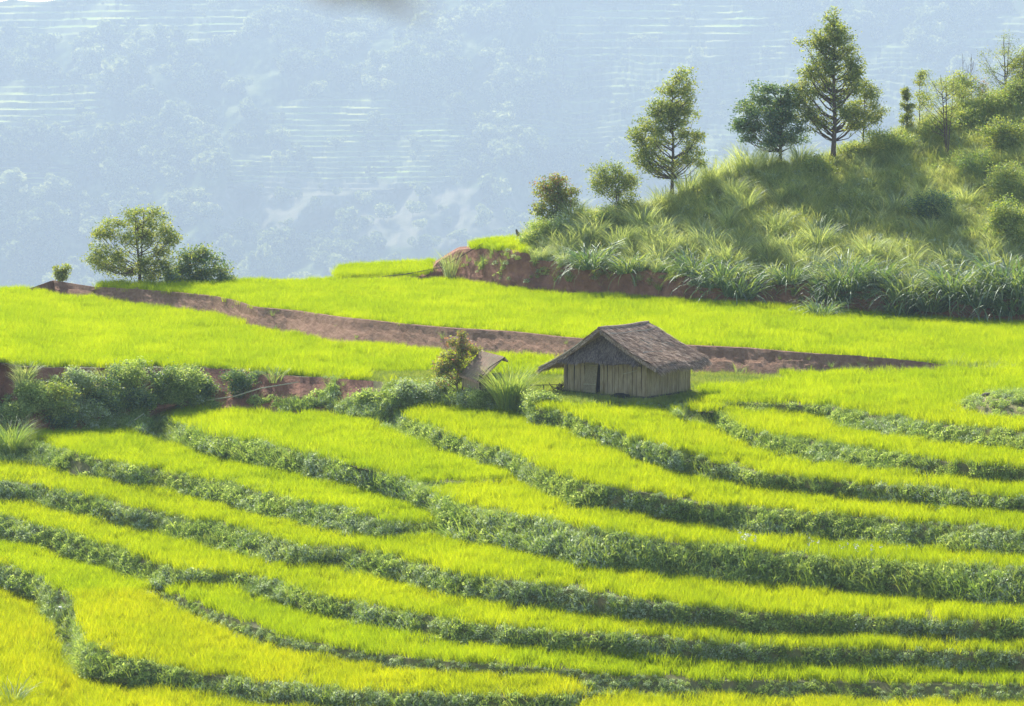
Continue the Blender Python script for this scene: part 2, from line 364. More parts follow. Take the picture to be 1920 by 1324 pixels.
def up(nm, y0, D0, z0, y1, t, n, wig=0):
    Y, DD = [], []
    for k in range(n + 1):
        yy = y0 + (y1 - y0) * k / n
        Y.append(yy); DD.append(slope_D(xs, yy, D0, z0, t))
    a_ = np.array(DD)
    a_[0] = D0
    if wig:
        qk = np.linspace(0, 1, n + 1)[:, None]
        a_ = a_ + wig * fbm(xs[None, :] / 60.0, qk * (np.abs(y0 - y1)[None, :] / 40.0), 31, 4) * np.minimum(1, qk * 5) * np.minimum(1, np.abs(y0 - y1)[None, :] / 20)
    strips.append(['up', nm, np.array(Y)[::-1], a_[::-1]])
    return a_[-1], CZ + ray(xs, y1)[2] * a_[-1]
hD, hz = up('hillbank', yE, Dh, zh, u1, 1.9 - .9 * smooth(1000, 860, xs), 12, 1.2)
hD, hz = up('bench', u1, hD, hz, u2, 0.02, 4)
hD, hz = up('hill', u2, hD, hz, u3, 0.40, 26, 2.2)
# collect one column-ordered grid from the crest to the bottom
def order_rows():
    ups = [s for s in strips if s[0] == 'up'][::-1]; dn = [s for s in strips if s[0] != 'up']
    return ups + dn
SEQ = order_rows()
strip_of = {s[1]: s for s in SEQ}
gY = np.concatenate([s[2] for s in SEQ]); gD = np.concatenate([s[3] for s in SEQ])
def at(x, y, dz=0.0):
    """point of the built ground seen at photo pixel (x, y)"""
    j = int(np.clip(np.searchsorted(xs, x), 1, NC - 1)); q = (x - xs[j - 1]) / (xs[j] - xs[j - 1])
    yy = gY[:, j - 1] * (1 - q) + gY[:, j] * q; dd = gD[:, j - 1] * (1 - q) + gD[:, j] * q
    Dd = np.interp(y, yy, dd); p = pt(x, y, Dd); return Vector((p[0], p[1], p[2] + dz))
mb = MB()
for s in SEQ:
    P = pt(xs[None, :] + 0 * s[2], s[2], s[3])
    k, nm = s[0], s[1]
    nr = P.shape[0]
    if nm == 'mud':
        q = np.linspace(0, 1, nr)[:, None]; thick = np.clip((s[2][-1] - s[2][0]) / 25, 0, 1)[None, :]
        P[:, :, 2] += (np.sin(np.pi * q) * .10 + (.10 * fbm(xs[None, :] / 38.0 + q * .8, q * 2, 3, 3) + .26 * fbm(xs[None, :] / 9.0, q * 5, 33, 3)) * np.sin(np.pi * np.clip(q * 1.1, 0, 1))) * thick
        P[:, :, 2] += np.exp(-((q - .08) / .16) ** 2) * .22 * thick
    elif nm == 'b':
        q = np.linspace(0, 1, nr)[:, None]; thick = np.clip((s[2][-1] - s[2][0]) / 60, 0, 1)[None, :]
        P[:, :, 1] += .8 * fbm(xs[None, :] / 40.0, q * 3, 13, 4) * np.sin(np.pi * q) * thick
    elif k == 'riser':
        q = np.linspace(0, 1, nr)[:, None]
        P[:, :, 1] += .25 * fbm(xs[None, :] / 18.0, q * 2, 23, 3) * np.sin(np.pi * q)
    n = P.shape[0]; idx = np.arange(n * NC).reshape(n, NC)
    f = np.stack([idx[:-1, :-1], idx[1:, :-1], idx[1:, 1:], idx[:-1, 1:]], -1).reshape(-1, 4)
    mi = {'tread': 0, 'riser': 1, 'up': 1}[k]
    if nm == 'mud': mi = 2
    if nm in ('hillbank', 'bench'): mi = 3
    if nm == 'hill': mi = 4
    if nm == 'b':
        xc = (xs[:-1] + xs[1:]) / 2; fm = np.where(xc < 700, 3, 1)
        fm = np.tile(fm, n - 1)
        for mm in (1, 3): mb.add(P if mm == 1 else np.zeros((0, 3)), f[fm == mm] if mm == 1 else (f[fm == mm] - n * NC), mm)
    else: mb.add(P, f, mi)
    s.append(P)
# weld: the strips share their border rows, small cracks are hidden by a skirt row between differing rows
def bridge(Pa, Pb, m):
    n = NC; v = np.concatenate([Pa, Pb]); i = np.arange(n - 1)
    f = np.stack([i, i + n, i + n + 1, i + 1], -1); mb.add(v, f, m)
for a_, b_ in zip(SEQ[:-1], SEQ[1:]): bridge(a_[-1][-1], b_[-1][0], 1)
# behind the crest down into the valley, and in front of the lowest field up to the slope the camera stands on
ux, uy, _ = ray(xs, 600 + 0 * xs)
top = SEQ[0][-1][0]
Dt = np.hypot(top[:, 0], top[:, 1])
rows = [top]
for dd, zz in ((.8, -.15), (2.5, -1.2), (8, -5), (40, -28), (120, -80)):
    rows.append(np.stack([ux * (Dt + dd), uy * (Dt + dd), top[:, 2] + zz], -1))
for DD, zz in ((600, -160), (1300, -165)): rows.append(np.stack([ux * DD, uy * DD, zz + 0 * xs], -1))
rows = rows[::-1]; P = np.array(rows); idx = np.arange(len(rows) * NC).reshape(-1, NC)
f = np.stack([idx[:-1, :-1], idx[1:, :-1], idx[1:, 1:], idx[:-1, 1:]], -1).reshape(-1, 4); mb.add(P, f, 1)
bt = SEQ[-1][-1][-1]; Db = np.hypot(bt[:, 0], bt[:, 1]); rows = [bt]
for q, zz in ((.93, -1.5), (.75, -3.5), (.5, 3.5), (.3, 8.5), (.12, 13.6), (.03, 16.2), (0.0, 16.3), (-.1, 16.4), (-.4, 20)):
    zq = zz if q < .6 else bt[:, 2] + zz
    rows.append(np.stack([bt[:, 0] * q, bt[:, 1] * q, zq + 0 * xs], -1))
P = np.array(rows); 
P[-3:, :, 0] = np.linspace(-30, 30, NC)[None, :]
P[-4, :, 0] = np.linspace(-20, 20, NC)
idx = np.arange(len(rows) * NC).reshape(-1, NC)
f = np.stack([idx[:-1, :-1], idx[1:, :-1], idx[1:, 1:], idx[:-1, 1:]], -1).reshape(-1, 4); mb.add(P, f, 1)
ground = mb.build('terraced_ground', [M['soil'], M['earth'], M['mud'], M['red'], M['turf']])
tag(ground, kind='structure')
# ------------------------------------------------------------------ scattering
def scatter(s, dens, keep=None, x0=-130, x1=2050, seed=1):
    """random points on a strip, dens per square metre; keep(x, y, v) filters by photo pixel"""
    rg = np.random.default_rng(seed)
    P = s[-1]; Yr = s[2]
    a = P[:-1, :-1]; b = P[1:, :-1]; c = P[1:, 1:]; d = P[:-1, 1:]
    ar = .5 * (np.linalg.norm(np.cross(b - a, c - a), axis=2) + np.linalg.norm(np.cross(c - a, d - a), axis=2))
    ar = ar * ((xs[:-1] >= x0) & (xs[1:] <= x1))[None, :]
    tot = ar.sum(); n = int(tot * dens)
    if n < 1: return np.zeros((0, 3)), np.zeros(0), np.zeros(0), np.zeros(0)
    k = rg.choice(ar.size, n, p=(ar / tot).ravel()); i, j = np.divmod(k, ar.shape[1])
    u = rg.random(n); v = rg.random(n)
    w00 = ((1 - u) * (1 - v))[:, None]; w10 = (u * (1 - v))[:, None]; w11 = (u * v)[:, None]; w01 = ((1 - u) * v)[:, None]
    p = P[i, j] * w00 + P[i + 1, j] * w10 + P[i + 1, j + 1] * w11 + P[i, j + 1] * w01
    x = xs[j] * (1 - v) + xs[j + 1] * v
    yy = Yr[i, j] * (1 - u) * (1 - v) + Yr[i + 1, j] * u * (1 - v) + Yr[i + 1, j + 1] * u * v + Yr[i, j + 1] * (1 - u) * v
    vv = (i + u) / (P.shape[0] - 1)
    if keep is not None:
        m = keep(x, yy, vv); p, x, yy, vv = p[m], x[m], yy[m], vv[m]
    return p, x, yy, vv
def protos(name, meshes):
    c = bpy.data.collections.new(name)
    for i, me in enumerate(meshes):
        o = bpy.data.objects.new('%s_%02d' % (name, i), me); c.objects.link(o)
    return c
def inst(name, P, rot, scl, idx, coll, label, cat, kind='stuff', group=None):
    me = bpy.data.meshes.new(name); n = len(P)
    me.vertices.add(n); me.vertices.foreach_set('co', np.asarray(P, np.float32).ravel())
    a = me.attributes.new('rot', 'FLOAT_VECTOR', 'POINT'); a.data.foreach_set('vector', np.asarray(rot, np.float32).ravel())
    a = me.attributes.new('scl', 'FLOAT_VECTOR', 'POINT'); a.data.foreach_set('vector', np.asarray(scl, np.float32).ravel())
    a = me.attributes.new('idx', 'INT', 'POINT'); a.data.foreach_set('value', np.asarray(idx, np.int32))
    o = bpy.data.objects.new(name, me); COL.objects.link(o)
    key = 'inst_' + coll.name
    ng = bpy.data.node_groups.get(key)
    if ng is None:
        ng = bpy.data.node_groups.new(key, 'GeometryNodeTree')
        ng.interface.new_socket('Geometry', in_out='INPUT', socket_type='NodeSocketGeometry')
        ng.interface.new_socket('Geometry', in_out='OUTPUT', socket_type='NodeSocketGeometry')
        N = ng.nodes; L = ng.links
        gi = N.new('NodeGroupInput'); go = N.new('NodeGroupOutput')
        ci = N.new('GeometryNodeCollectionInfo'); ci.inputs['Collection'].default_value = coll
        ci.inputs['Separate Children'].default_value = True; ci.inputs['Reset Children'].default_value = True
        ip = N.new('GeometryNodeInstanceOnPoints'); ip.inputs['Pick Instance'].default_value = True
        def na(nm, ty):
            q = N.new('GeometryNodeInputNamedAttribute'); q.data_type = ty; q.inputs['Name'].default_value = nm
            return [s_ for s_ in q.outputs if s_.enabled and s_.name == 'Attribute'][0]
        L.new(gi.outputs[0], ip.inputs['Points']); L.new(ci.outputs[0], ip.inputs['Instance'])
        L.new(na('idx', 'INT'), ip.inputs['Instance Index'])
        er = N.new('FunctionNodeEulerToRotation'); L.new(na('rot', 'FLOAT_VECTOR'), er.inputs[0])
        L.new(er.outputs[0], ip.inputs['Rotation']); L.new(na('scl', 'FLOAT_VECTOR'), ip.inputs['Scale'])
        L.new(ip.outputs[0], go.inputs[0])
    md = o.modifiers.new('scatter', 'NODES'); md.node_group = ng
    tag(o, label, cat, group, kind); return o
def simple(P, hs, hsd=.15, tilt=.08, seed=0, nidx=4, zs=None):
    rg = np.random.default_rng(seed); n = len(P)
    rot = np.stack([rg.normal(0, tilt, n), rg.normal(0, tilt, n), rg.uniform(0, 6.283, n)], 1)
    s = hs * (1 + rg.normal(0, hsd, n)).clip(.5, 1.6)
    scl = np.stack([s, s, s if zs is None else s * zs], 1)
    return rot, scl, rg.integers(0, nidx, n)
# rice patches: ~50 blades on a quarter square metre
def rice_mesh(i, mat):
    m = MB(); rg = np.random.default_rng(100 + i)
    n = 66; cx = np.concatenate([rg.uniform(-.27, .27, (n, 2)), np.zeros((n, 1))], 1)
    v, f = blades(n, .40, .2,   .24, .017, 3, g=.55, rg=rg, cx=cx); m.add(v, f); return m.mesh('rice_blades', mat)
RC = {k: protos('rice_patch_' + k, [rice_mesh(i, M[k]) for i in range(4)]) for k in ('rice', 'rice_mid', 'rice_yellow')}
def herb_mesh(i, mat, n=105, r=.23, h=.30, ln=.09, wd=.05, gm=None):
    m = MB(); rg = np.random.default_rng(300 + i)
    a = rg.uniform(0, 6.283, n); q = rg.uniform(0, 1, n) ** .5; zz = rg.uniform(.15, 1, n)
    c = np.stack([r * q * np.cos(a) * (1.15 - .5 * zz), r * q * np.sin(a) * (1.15 - .5 * zz), h * zz * (1 - .35 * q)], 1)
    v, f = leaves(c, ln, wd, .1, rg); m.add(v, f)
    v, f = blades(14, h * 1.6, r * .7, .35, .014, 3, g=.6, rg=rg); m.add(v, f, 1)
    return m.mesh('herb_clump', [mat, gm or M['wgrass']])
HC = protos('herb_clump', [herb_mesh(i, M['herb']) for i in range(3)] + [herb_mesh(9 + i, M['herb_grey'], ln=.075, wd=.045) for i in range(2)])
def grass_mesh(i, mat, n=46, L=.6, r=.14, w_=.016, g=1.1, lean=.35, seg=5, extra=None):
    m = MB(); rg = np.random.default_rng(500 + i); v, f = blades(n, L, r, lean, w_, seg, g=g, rg=rg, h_var=.35); m.add(v, f)
    return m.mesh('grass_clump', mat)
GC = protos('wild_grass_clump', [grass_mesh(i, M['wgrass']) for i in range(3)] + [grass_mesh(7, M['sgrass'], 30, .45)])
M['hgrass'] = leafmat('hill_grass', [(.22, .26, .09), (.42, .46, .15), (.60, .62, .26)], .52, [(.36, .44, .05), (.62, .66, .08), (.86, .84, .18)], .5, .05)
HGC = protos('hill_grass_clump', [grass_mesh(80 + i, M['hgrass']) for i in range(4)])
SG = protos('short_grass_clump', [grass_mesh(20 + i, M['sgrass'], 60, .16, .22, .012, .8, .5, 2) for i in range(3)])
TG = protos('tall_grass_clump', [grass_mesh(40 + i, M['tgrass'], 60, 1.5, .30, .045, 1.4, .22, 6) for i in range(3)] +
            [grass_mesh(44 + i, M['bamboo'], 70, 1.0, .3, .05, 1.5, .5, 5) for i in range(2)] + [grass_mesh(50, M['dry'], 40, 1.0, .3, .02, 1.2, .45, 5)])
BIGH = protos('hill_herb_clump', [herb_mesh(60 + i, M['herb'] if i < 1 else M['herb_grey'] if i < 2 else M['hgrass'], 170, .5, .6, .15, .07, M['tgrass']) for i in range(3)])
# --- rice crops, one object to each field
def hut_zone(x, y):
    return ((x > 835) & (x < 1312) & (y > 706) & (y < 768)) | ((x > 1285) & (x < 1470) & (y < 731 - (x - 1285) * .05)) | ((x > 690) & (x <= 835) & (y > 700) & (y < 724))
def mound_zone(x, y):
    return ((x - 1915) / 105) ** 2 + ((y - 768) / 24) ** 2 < 1
fields = [
 ('t0', 'rice', 'wide upper rice field of bright green plants beyond the brown mud bank, below the red earth bank', lambda x, y, v: (x > 184) & (v < .985) & (v > .012)),
 ('t1', 'rice', 'middle rice field between the long mud bank and the bushy bank, reaching round the thatched hut', lambda x, y, v: ~hut_zone(x, y) & ~mound_zone(x, y) & (v > .02) & ((x < 1060) | (x > 1285))),
 ('b', None, None, None),
]
RL = {
 't0': ('rice', 'wide upper rice field, bright green, beyond the brown mud bank and below the red earth bank'),
 't1': ('rice', 'rice field between the long mud bank and the bushy left bank, reaching behind and right of the hut'),
 't2': ('rice_mid', 'rice in the hollow straight in front of the hut, partly in its shadow'),
 't3': ('rice_mid', 'narrow rice terrace right of the hut with short dark ledge above it'),
 't4': ('rice_mid', 'rice terrace sweeping down right from the foot of the hut'),
 't5': ('rice_mid', 'rice terrace that starts below the small shelter and runs to the right edge'),
 't6': ('rice', 'broad light green rice terrace below the bamboo pole, ending in a point left of centre'),
 't7': ('rice_mid', 'rice terrace in mid picture beginning at the short low ledge and running right'),
 't8': ('rice', 'rice terrace below the dark bushes at the left edge, ending in mid picture'),
 't9': ('rice_mid', 'long rice terrace with a yellow streak, under the bank with the bare earth patch'),
 't10': ('rice_mid', 'long rice terrace with yellow tint crossing from left edge to lower right'),
 't11': ('rice', 'fresh green rice terrace tapering in at lower left and widening to the right'),
 't12': ('rice_yellow', 'yellowing rice terrace enclosed by the curved bank at the lower left'),
 'tlast': ('rice_yellow', 'lowest rice field, yellow in the bottom left corner and along the lower edge'),
}
def crop(nm, rk, label, extra=None, dens=9.0, sname=None):
    s = strip_of[nm]
    def keep(x, y, v):
        m = np.ones(len(x), bool)
        if nm == 't0': m &= (x > 184)
        if nm in ('t1', 't2'): m &= ~hut_zone(x, y)
        if nm in ('t1', 't2', 't3'): m &= ~mound_zone(x, y)
        if nm == 't1': m &= ~((x > 1000) & (x < 1300) & (y > 735))
        if nm == 'tlast': m &= y < 1400
        return m & (v > .004) & (v < .99)
    p, x, yy, v = scatter(s, dens, keep, seed=hash(nm) % 1 + int(sum(map(ord, nm))))
    if len(p) == 0: print('no rice', nm); return
    # the crop is uneven: low furrows and taller tufts
    hn = 1 + .75 * fbm(p[:, 0] / 2.2, p[:, 1] / 1.1, 77, 3) + .25 * fbm(p[:, 0] / .5, p[:, 1] / .35, 71, 2)
    rot, scl, idx = simple(p, 1.0, .08, .10, seed=len(p)); scl[:, 2] *= hn.clip(.55, 1.3)
    o = inst('rice_crop', p, rot, scl, idx, RC[rk], label, 'rice field')
    print('rice', nm, len(p), 'z', round(float(np.median(p[:, 2])), 2), 'D', round(float(np.median(np.hypot(p[:, 0], p[:, 1]))), 1))
for nm, (rk, lab) in RL.items(): crop(nm, rk, lab)
s = strip_of['bench']
for x0, x1, lab in ((625, 812, 'small strip of rice standing above the far edge of the upper field'), (886, 990, 'little patch of rice on the bank top beside the stump')):
    p, x, yy, v = scatter(s, 11, None, x0, x1, seed=int(x0))
    rot, scl, idx = simple(p, 1.05, .08, .1, seed=3); inst('rice_crop', p, rot, scl, idx, RC['rice'], lab, 'rice field')
# --- growth on the risers
VL = {'hutledge': 'low weeds on the ledge along the front of the hut', 'p': 'weeds on the upper short bank at the right edge', 'q': 'grey green weeds on the curved bank right of the hut',
 'b': 'weeds and grass covering the bank that runs from the left bushes past the shelter to the right', 'a': 'weeds on the bank running down right from below the shelter', 'a2': 'short weedy ledge in mid picture',
 'c': 'thick weeds on the tallest bank, with white flowers at the right', 'd': 'weeds on the left bank with the bare earth patch', 'e': 'weeds on the long bank with silvery tufts in the middle',
 'f': 'weeds on the long bank crossing the lower half', 'g': 'sparse weeds on the thin bank above the yellowing rice', 'h': 'grassy weeds on the curved bank at the lower left'}
for nm, lab in VL.items():
    s = strip_of[nm]
    def keep(x, y, v, nm=nm):
        j = np.clip(np.searchsorted(xs, x), 1, NC - 1); th = s[2][-1][j] - s[2][0][j]
        m = th > 2.5
        n_ = fbm(x / 60, y / 25, 41, 3)
        if nm == 'b': m &= ~((x < 30) & (v < .45)) & ~((n_ < -.02) & (x < 720)) & ~((x > 375) & (x < 600) & (v < .62) & (n_ < .14))
        elif nm == 'd': m &= ~((x > 125) & (x < 178) & (v > .35) & (v < .9))
        else: m &= n_ > -.33
        return m
    p, x, yy, v = scatter(s, 19, keep, seed=900 + ord(nm[0]))
    if not len(p): continue
    hz_ = 1.0 if nm != 'c' else 1.25
    if nm in ('g', 'a2', 'hutledge'): hz_ = .62
    if nm in ('p',): hz_ = .85
    rot, scl, idx = simple(p, hz_, .22, .22, seed=len(p) + 5, nidx=3)
    # greyer plants gather in stretches; the larger share at left paints its sunlit look
    gn = vnoise(p[:, 0] / 2.5, p[:, 1] / 1.8, 55)
    grey = rng.random(len(p)) < np.clip((gn - .42) * 2.2 + .45 * smooth(1300, 700, x), 0, .9)
    idx = np.where(grey, 3 + (idx % 2), idx)
    # plants are fuller on top of the bank
    scl *= (.62 + .5 * smooth(0, .45, v))[:, None]
    inst('bank_weeds', p, rot, scl, idx, HC, lab, 'weeds')
    p, x, yy, v = scatter(s, 5, keep, seed=950 + ord(nm[0]))
    if len(p):
        rot, scl, idx = simple(p, hz_ * .8, .25, .15, seed=len(p) + 6, nidx=4); scl *= (.6 + .4 * v)[:, None]; inst('bank_grass', p, rot, scl, idx, GC, lab.replace('weeds', 'grass tufts').replace('weedy', 'grassy'), 'grass')
# --- short grass round the hut and on the mound
p, x, yy, v = scatter(strip_of['t1'], 26, lambda x, y, v: hut_zone(x, y) | mound_zone(x, y), 680, 2050, seed=61)
rot, scl, idx = simple(p, 1, .3, .2, seed=62, nidx=3); inst('short_grass', p, rot, scl, idx, SG, 'short yellow green grass on the trodden ground round the hut', 'grass')
# ------------------------------------------------------------------ hill growth
def hillcrop(nm, coll, nidx, dens, hs, seed, label, cat, keep=None, sd=.25, name='hill_grass', idx0=0, tilt=.15):
    p, x, yy, v = scatter(strip_of[nm], dens, keep, 860, 2060, seed=seed)
    rot, scl, idx = simple(p, hs, sd, tilt, seed=seed + 1, nidx=nidx)
    return inst(name, p, rot, scl, idx + idx0, coll, label, cat)
kh = lambda x, y, v: (x > 985)
hillcrop('hill', TG, 6, 1.3, .66, 201, 'tall wild grass covering the hill on the right', 'tall grass', lambda x, y, v: (x > 990) & (fbm(x / 90, y / 30, 5, 3) > -.18) & (vnoise(x / 35, y / 14, 8) > .25))
hillcrop('hill', BIGH, 3, 2.2, .85, 203, 'leafy weeds growing between the tall grass on the hill', 'weeds', lambda x, y, v: (x > 985), name='hill_weeds')
hillcrop('hill', HGC, 4, 10.0, 1.25, 205, 'shorter grass on the hill slope', 'grass', kh, name='hill_grass')
hillcrop('bench', TG, 3, 1.6, .62, 207, 'grass along the top of the red earth bank', 'tall grass', kh)
hillcrop('bench', HC, 5, 6, 1.1, 209, 'weeds along the top of the red earth bank', 'weeds', kh, name='hill_weeds')
hillcrop('hillbank', BIGH, 3, 1.5, .6, 211, 'plants hanging over the red earth bank', 'weeds', lambda x, y, v: (x > 1000) & (v < .45), name='bank_weeds')
hillcrop('hillbank', HC, 5, 2.5, .9, 213, 'scattered weeds on the red earth bank', 'weeds', lambda x, y, v: (v < .75) & (fbm(x / 30, y / 20, 9, 3) > .0), name='bank_weeds')
hillcrop('hillbank', GC, 4, 1.5, .9, 215, 'dry grass hanging on the red earth bank', 'grass', lambda x, y, v: (v < .6) & (x > 840), name='bank_grass')
# weeds along the far edge of the upper field and on the mud bank
s0 = strip_of['t0']
p, x, yy, v = scatter(s0, 14, lambda x, y, v: (v < .015) & (fbm(x / 25, x * 0, 3, 2) > .02), 175, 800, seed=71)
rot, scl, idx = simple(p, .8, .3, .2, seed=72, nidx=3); inst('bank_weeds', p, rot, scl, idx, HC, 'thin weeds along the far edge of the upper field', 'weeds')
p, x, yy, v = scatter(strip_of['mud'], .35, lambda x, y, v: (v > .2), 150, 1780, seed=73)
rot, scl, idx = simple(p, .45, .3, .3, seed=74, nidx=4); inst('bank_grass', p, rot, scl, idx, GC, 'few small grass tufts on the brown mud bank', 'grass')
p, x, yy, v = scatter(strip_of['t1'], 5, lambda x, y, v: (v < .02) & (x > 1290) | ((x > 1640) & (y < 700)), 1290, 1900, seed=75)
if len(p):
    rot, scl, idx = simple(p, .8, .3, .3, seed=76, nidx=4); inst('bank_grass', p, rot, scl, idx, GC, 'grass tufts at the foot of the mud bank right of the hut', 'grass')
# clods on the mud bank
def clod(seed, r):
    m = MB(); rg = np.random.default_rng(seed)
    import bmesh
    bm = bmesh.new(); bmesh.ops.create_icosphere(bm, subdivisions=2, radius=r)
    V = np.array([v.co[:] for v in bm.verts]); Fc = [[v.index for v in f.verts] for f in bm.faces]; bm.free()
    n = 1 + .9 * fbm(V[:, 0] / r * 1.3 + seed, V[:, 1] / r * 1.3 + V[:, 2] / r, seed, 3)
    V = V * n[:, None] * [1.2, 1, .75]; m.add(V, Fc); return m
for i, (x, y, r, lab) in enumerate(((257, 547, .16, 'largest brown mud clod on top of the mud bank near its left end'), (292, 551, .10, 'brown mud clod just right of the largest one'),
        (176, 549, .13, 'dark clod low on the mud bank left of the others'), (366, 556, .11, 'round brown clod on the mud bank, rightmost of the row'), (386, 559, .07, 'tiny brown clod beside the rightmost round one'))):
    o = clod(i + 3, r).build('mud_clod', M['mud'], None, at(x, y, .06 + r * .5)); tag(o, lab, 'clod', 'mud clods on the bank')
# ------------------------------------------------------------------ trees and shrubs
M['lf_tree'] = leafmat('tree_leaves', [(.075, .105, .03), (.15, .19, .05), (.26, .28, .09)], .5, [(.18, .26, .02), (.36, .43, .03), (.62, .60, .06)], .8, .05)
M['lf_dark'] = leafmat('dark_tree_leaves', [(.04, .08, .04), (.07, .13, .05), (.13, .20, .07)], .38, [(.07, .17, .03), (.16, .30, .03), (.30, .42, .05)], .8, .10)
M['lf_red'] = leafmat('reddish_leaves', [(.10, .10, .03), (.22, .16, .05), (.36, .16, .09)], .45, [(.25, .26, .03), (.5, .28, .05), (.62, .22, .10)], 1.2, .08)
M['lf_yel'] = leafmat('yellow_green_leaves', [(.20, .24, .04), (.34, .40, .07), (.50, .50, .12)], .5, [(.25, .36, .03), (.45, .52, .04), (.62, .60, .08)], 1.0, .08)
M['twig'] = solid('grey_twigs', [(.3, (.14, .10, .08)), (.7, (.26, .20, .16))], 6, bump=.3)
def plant(name, label, cat, bx, by, blobs, leaf=(.14, .07), dens=900, mat='lf_tree', tr=.09, trunk=None, group=None, seed=1, gp=None, stems=1, crown_part='crown', lean=0, top=None, twigs=0, clump=.16, second=None, droop=.3):
    """a tree standing at photo pixel (bx, by); blobs (x, y, rx, ry) are the leaf masses as seen, each given its own depth"""
    P = gp if gp is not None else at(bx, by)
    D = math.hypot(P.x, P.y); sc = D / F
    rg = np.random.default_rng(seed)
    root = empty(name, P); tag(root, label, cat, group)
    B = []
    for (x, y, rx, ry) in blobs:
        jr = rg.uniform(.85, 1.3); x += rg.normal(0, .22) * rx; y += rg.normal(0, .2) * ry; rx *= jr; ry *= jr
        dy_ = rg.uniform(-.5, .5) * rx * sc * 1.1
        B.append((np.array([(x - bx) * sc, dy_, (by - y) * sc]), rx * sc * .8, ry * sc * .8))
        for q_ in range(3 if len(blobs) > 3 else 0):
            an = rg.uniform(0, 6.28); kk = rg.uniform(.75, 1.2); B.append((np.array([(x - bx + math.cos(an) * rx * kk) * sc, dy_ + rg.normal(0, .5) * rx * sc, (by - y + math.sin(an) * ry * kk) * sc]), rx * sc * .36, ry * sc * .36))
    tm = MB(); topz = max(b[0][2] for b in B) if top is None else (by - top) * sc
    axes = []
    for k in range(stems):
        ang = rg.uniform(0, 6.28); sp = 0 if stems == 1 else rg.uniform(.08, .3) * topz * .35
        n = 9; q = np.linspace(0, 1, n)
        tx = np.interp(topz, [0, topz], [0, lean])
        ax = np.stack([lean * q ** 1.3 + sp * math.cos(ang) * q + .03 * topz * fbm(q * 3, q * 0 + k, seed, 2), sp * math.sin(ang) * q + .03 * topz * fbm(q * 3, q * 0 + 9 + k, seed, 2), q * topz - .1 * (1 - q)], 1)
        ax[0, :2] = 0 if stems == 1 else ax[0, :2] * 1 + rg.normal(0, .05, 2)
        rad = tr * (1 - .82 * q) / math.sqrt(stems) ; rad[0] *= 1.35
        tm.add(*tube(ax, rad, 7)); axes.append(ax)
    cm = MB(); C = []
    for bi, (c, rx, ry) in enumerate(B):
        ax = axes[bi % stems]; small = rx < .8 * .37 / .8 * max(b_[1] for b_ in B) and len(B) > 8
        # limb from trunk to the leaf mass
        zs = max(.18 * topz, c[2] - max(abs(c[0]) * .9, ry * .6) - .1); zs = min(zs, c[2])
        k = np.interp(zs, ax[:, 2], np.arange(len(ax))); i0 = int(min(k, len(ax) - 2)); st = ax[i0] * (1 - (k - i0)) + ax[i0 + 1] * (k - i0)
        dl = np.linalg.norm(c - st); mid = (st + c) / 2 + np.array([0, 0, -.12 * dl]) + rg.normal(0, .07, 3) * dl
        r0 = tr * (.22 if small else .42) / math.sqrt(stems) ** .5
        tm.add(*tube([st, mid, c], [r0, r0 * .65, r0 * .35], 5))
        vol = rx * ry * (rx + ry) / 2
        ncl = max(8, int(dens * rx * ry / 5.8))
        u = rg.normal(0, 1, (ncl, 3)); u /= np.linalg.norm(u, axis=1)[:, None]
        rr = np.abs(rg.normal(0, .66, ncl)).clip(0, 1.6)
        cc = c + u * rr[:, None] * np.array([rx, rx, ry])
        nt = max(3, int(ncl * (.06 + twigs * .25)))
        for j in rg.choice(ncl, min(nt, ncl), replace=False):
            e = cc[j]; m_ = c + (e - c) * .5 + rg.normal(0, .04, 3)
            tm.add(*tube([c + (e - c) * .05, m_, e], [r0 * .35, r0 * .22, .006], 4))
        nl = 12
        C.append((cc[:, None, :] + rg.normal(0, clump * 1.3, (ncl, nl, 3)) * np.array([1.1, 1.1, .75])).reshape(-1, 3))
    C = np.concatenate(C)
    v, f = leaves(C, leaf[0], leaf[1], droop, rg); mi = 0
    if second:
        zq = (C[:, 2] - C[:, 2].min()) / (np.ptp(C[:, 2]) + 1e-6); pick = rg.random(len(C)) < second[1](zq, C[:, 0])
        cm.add(v, f[~pick]); cm.n -= 0
        cm.f += f[pick].tolist(); cm.m += [1] * int(pick.sum())
        mats = [M[mat], M[second[0]]]
    else: cm.add(v, f); mats = [M[mat]]
    tm.build('trunk', M['bark'], root, smooth_=True); cm.build(crown_part, mats, root)
    return root
plant('tree', 'small spreading tree beyond the far edge of the upper field at the left', 'tree', 262, 534,
      [(245, 405, 14, 14), (222, 418, 18, 14), (300, 402, 24, 12), (284, 420, 24, 15), (200, 440, 22, 12), (238, 445, 28, 20), (272, 445, 26, 20), (312, 432, 24, 14), (322, 455, 14, 14), (192, 478, 18, 14), (188, 490, 14, 8),
       (225, 480, 26, 18), (262, 482, 20, 18), (300, 475, 26, 20), (310, 500, 22, 18), (205, 508, 16, 12), (235, 512, 18, 12), (285, 518, 26, 14), (180, 436, 8, 7)], (.17, .07), 1100, 'lf_tree', .12, seed=11, stems=3, clump=.15, second=('lf_yel', lambda z, x: .15 + .35 * z))
plant('bushy_tree', 'low rounded bushy tree just right of the spreading tree beyond the upper field', 'tree', 366, 534,
      [(348, 480, 16, 14), (378, 468, 14, 12), (384, 484, 22, 16), (345, 505, 26, 20), (385, 508, 28, 20), (412, 510, 18, 16), (330, 520, 16, 12), (365, 520, 26, 12), (422, 522, 10, 9)], (.18, .08), 1200, 'lf_dark', .08, seed=12, stems=3, second=('lf_tree', lambda z, x: .25 + .4 * z))
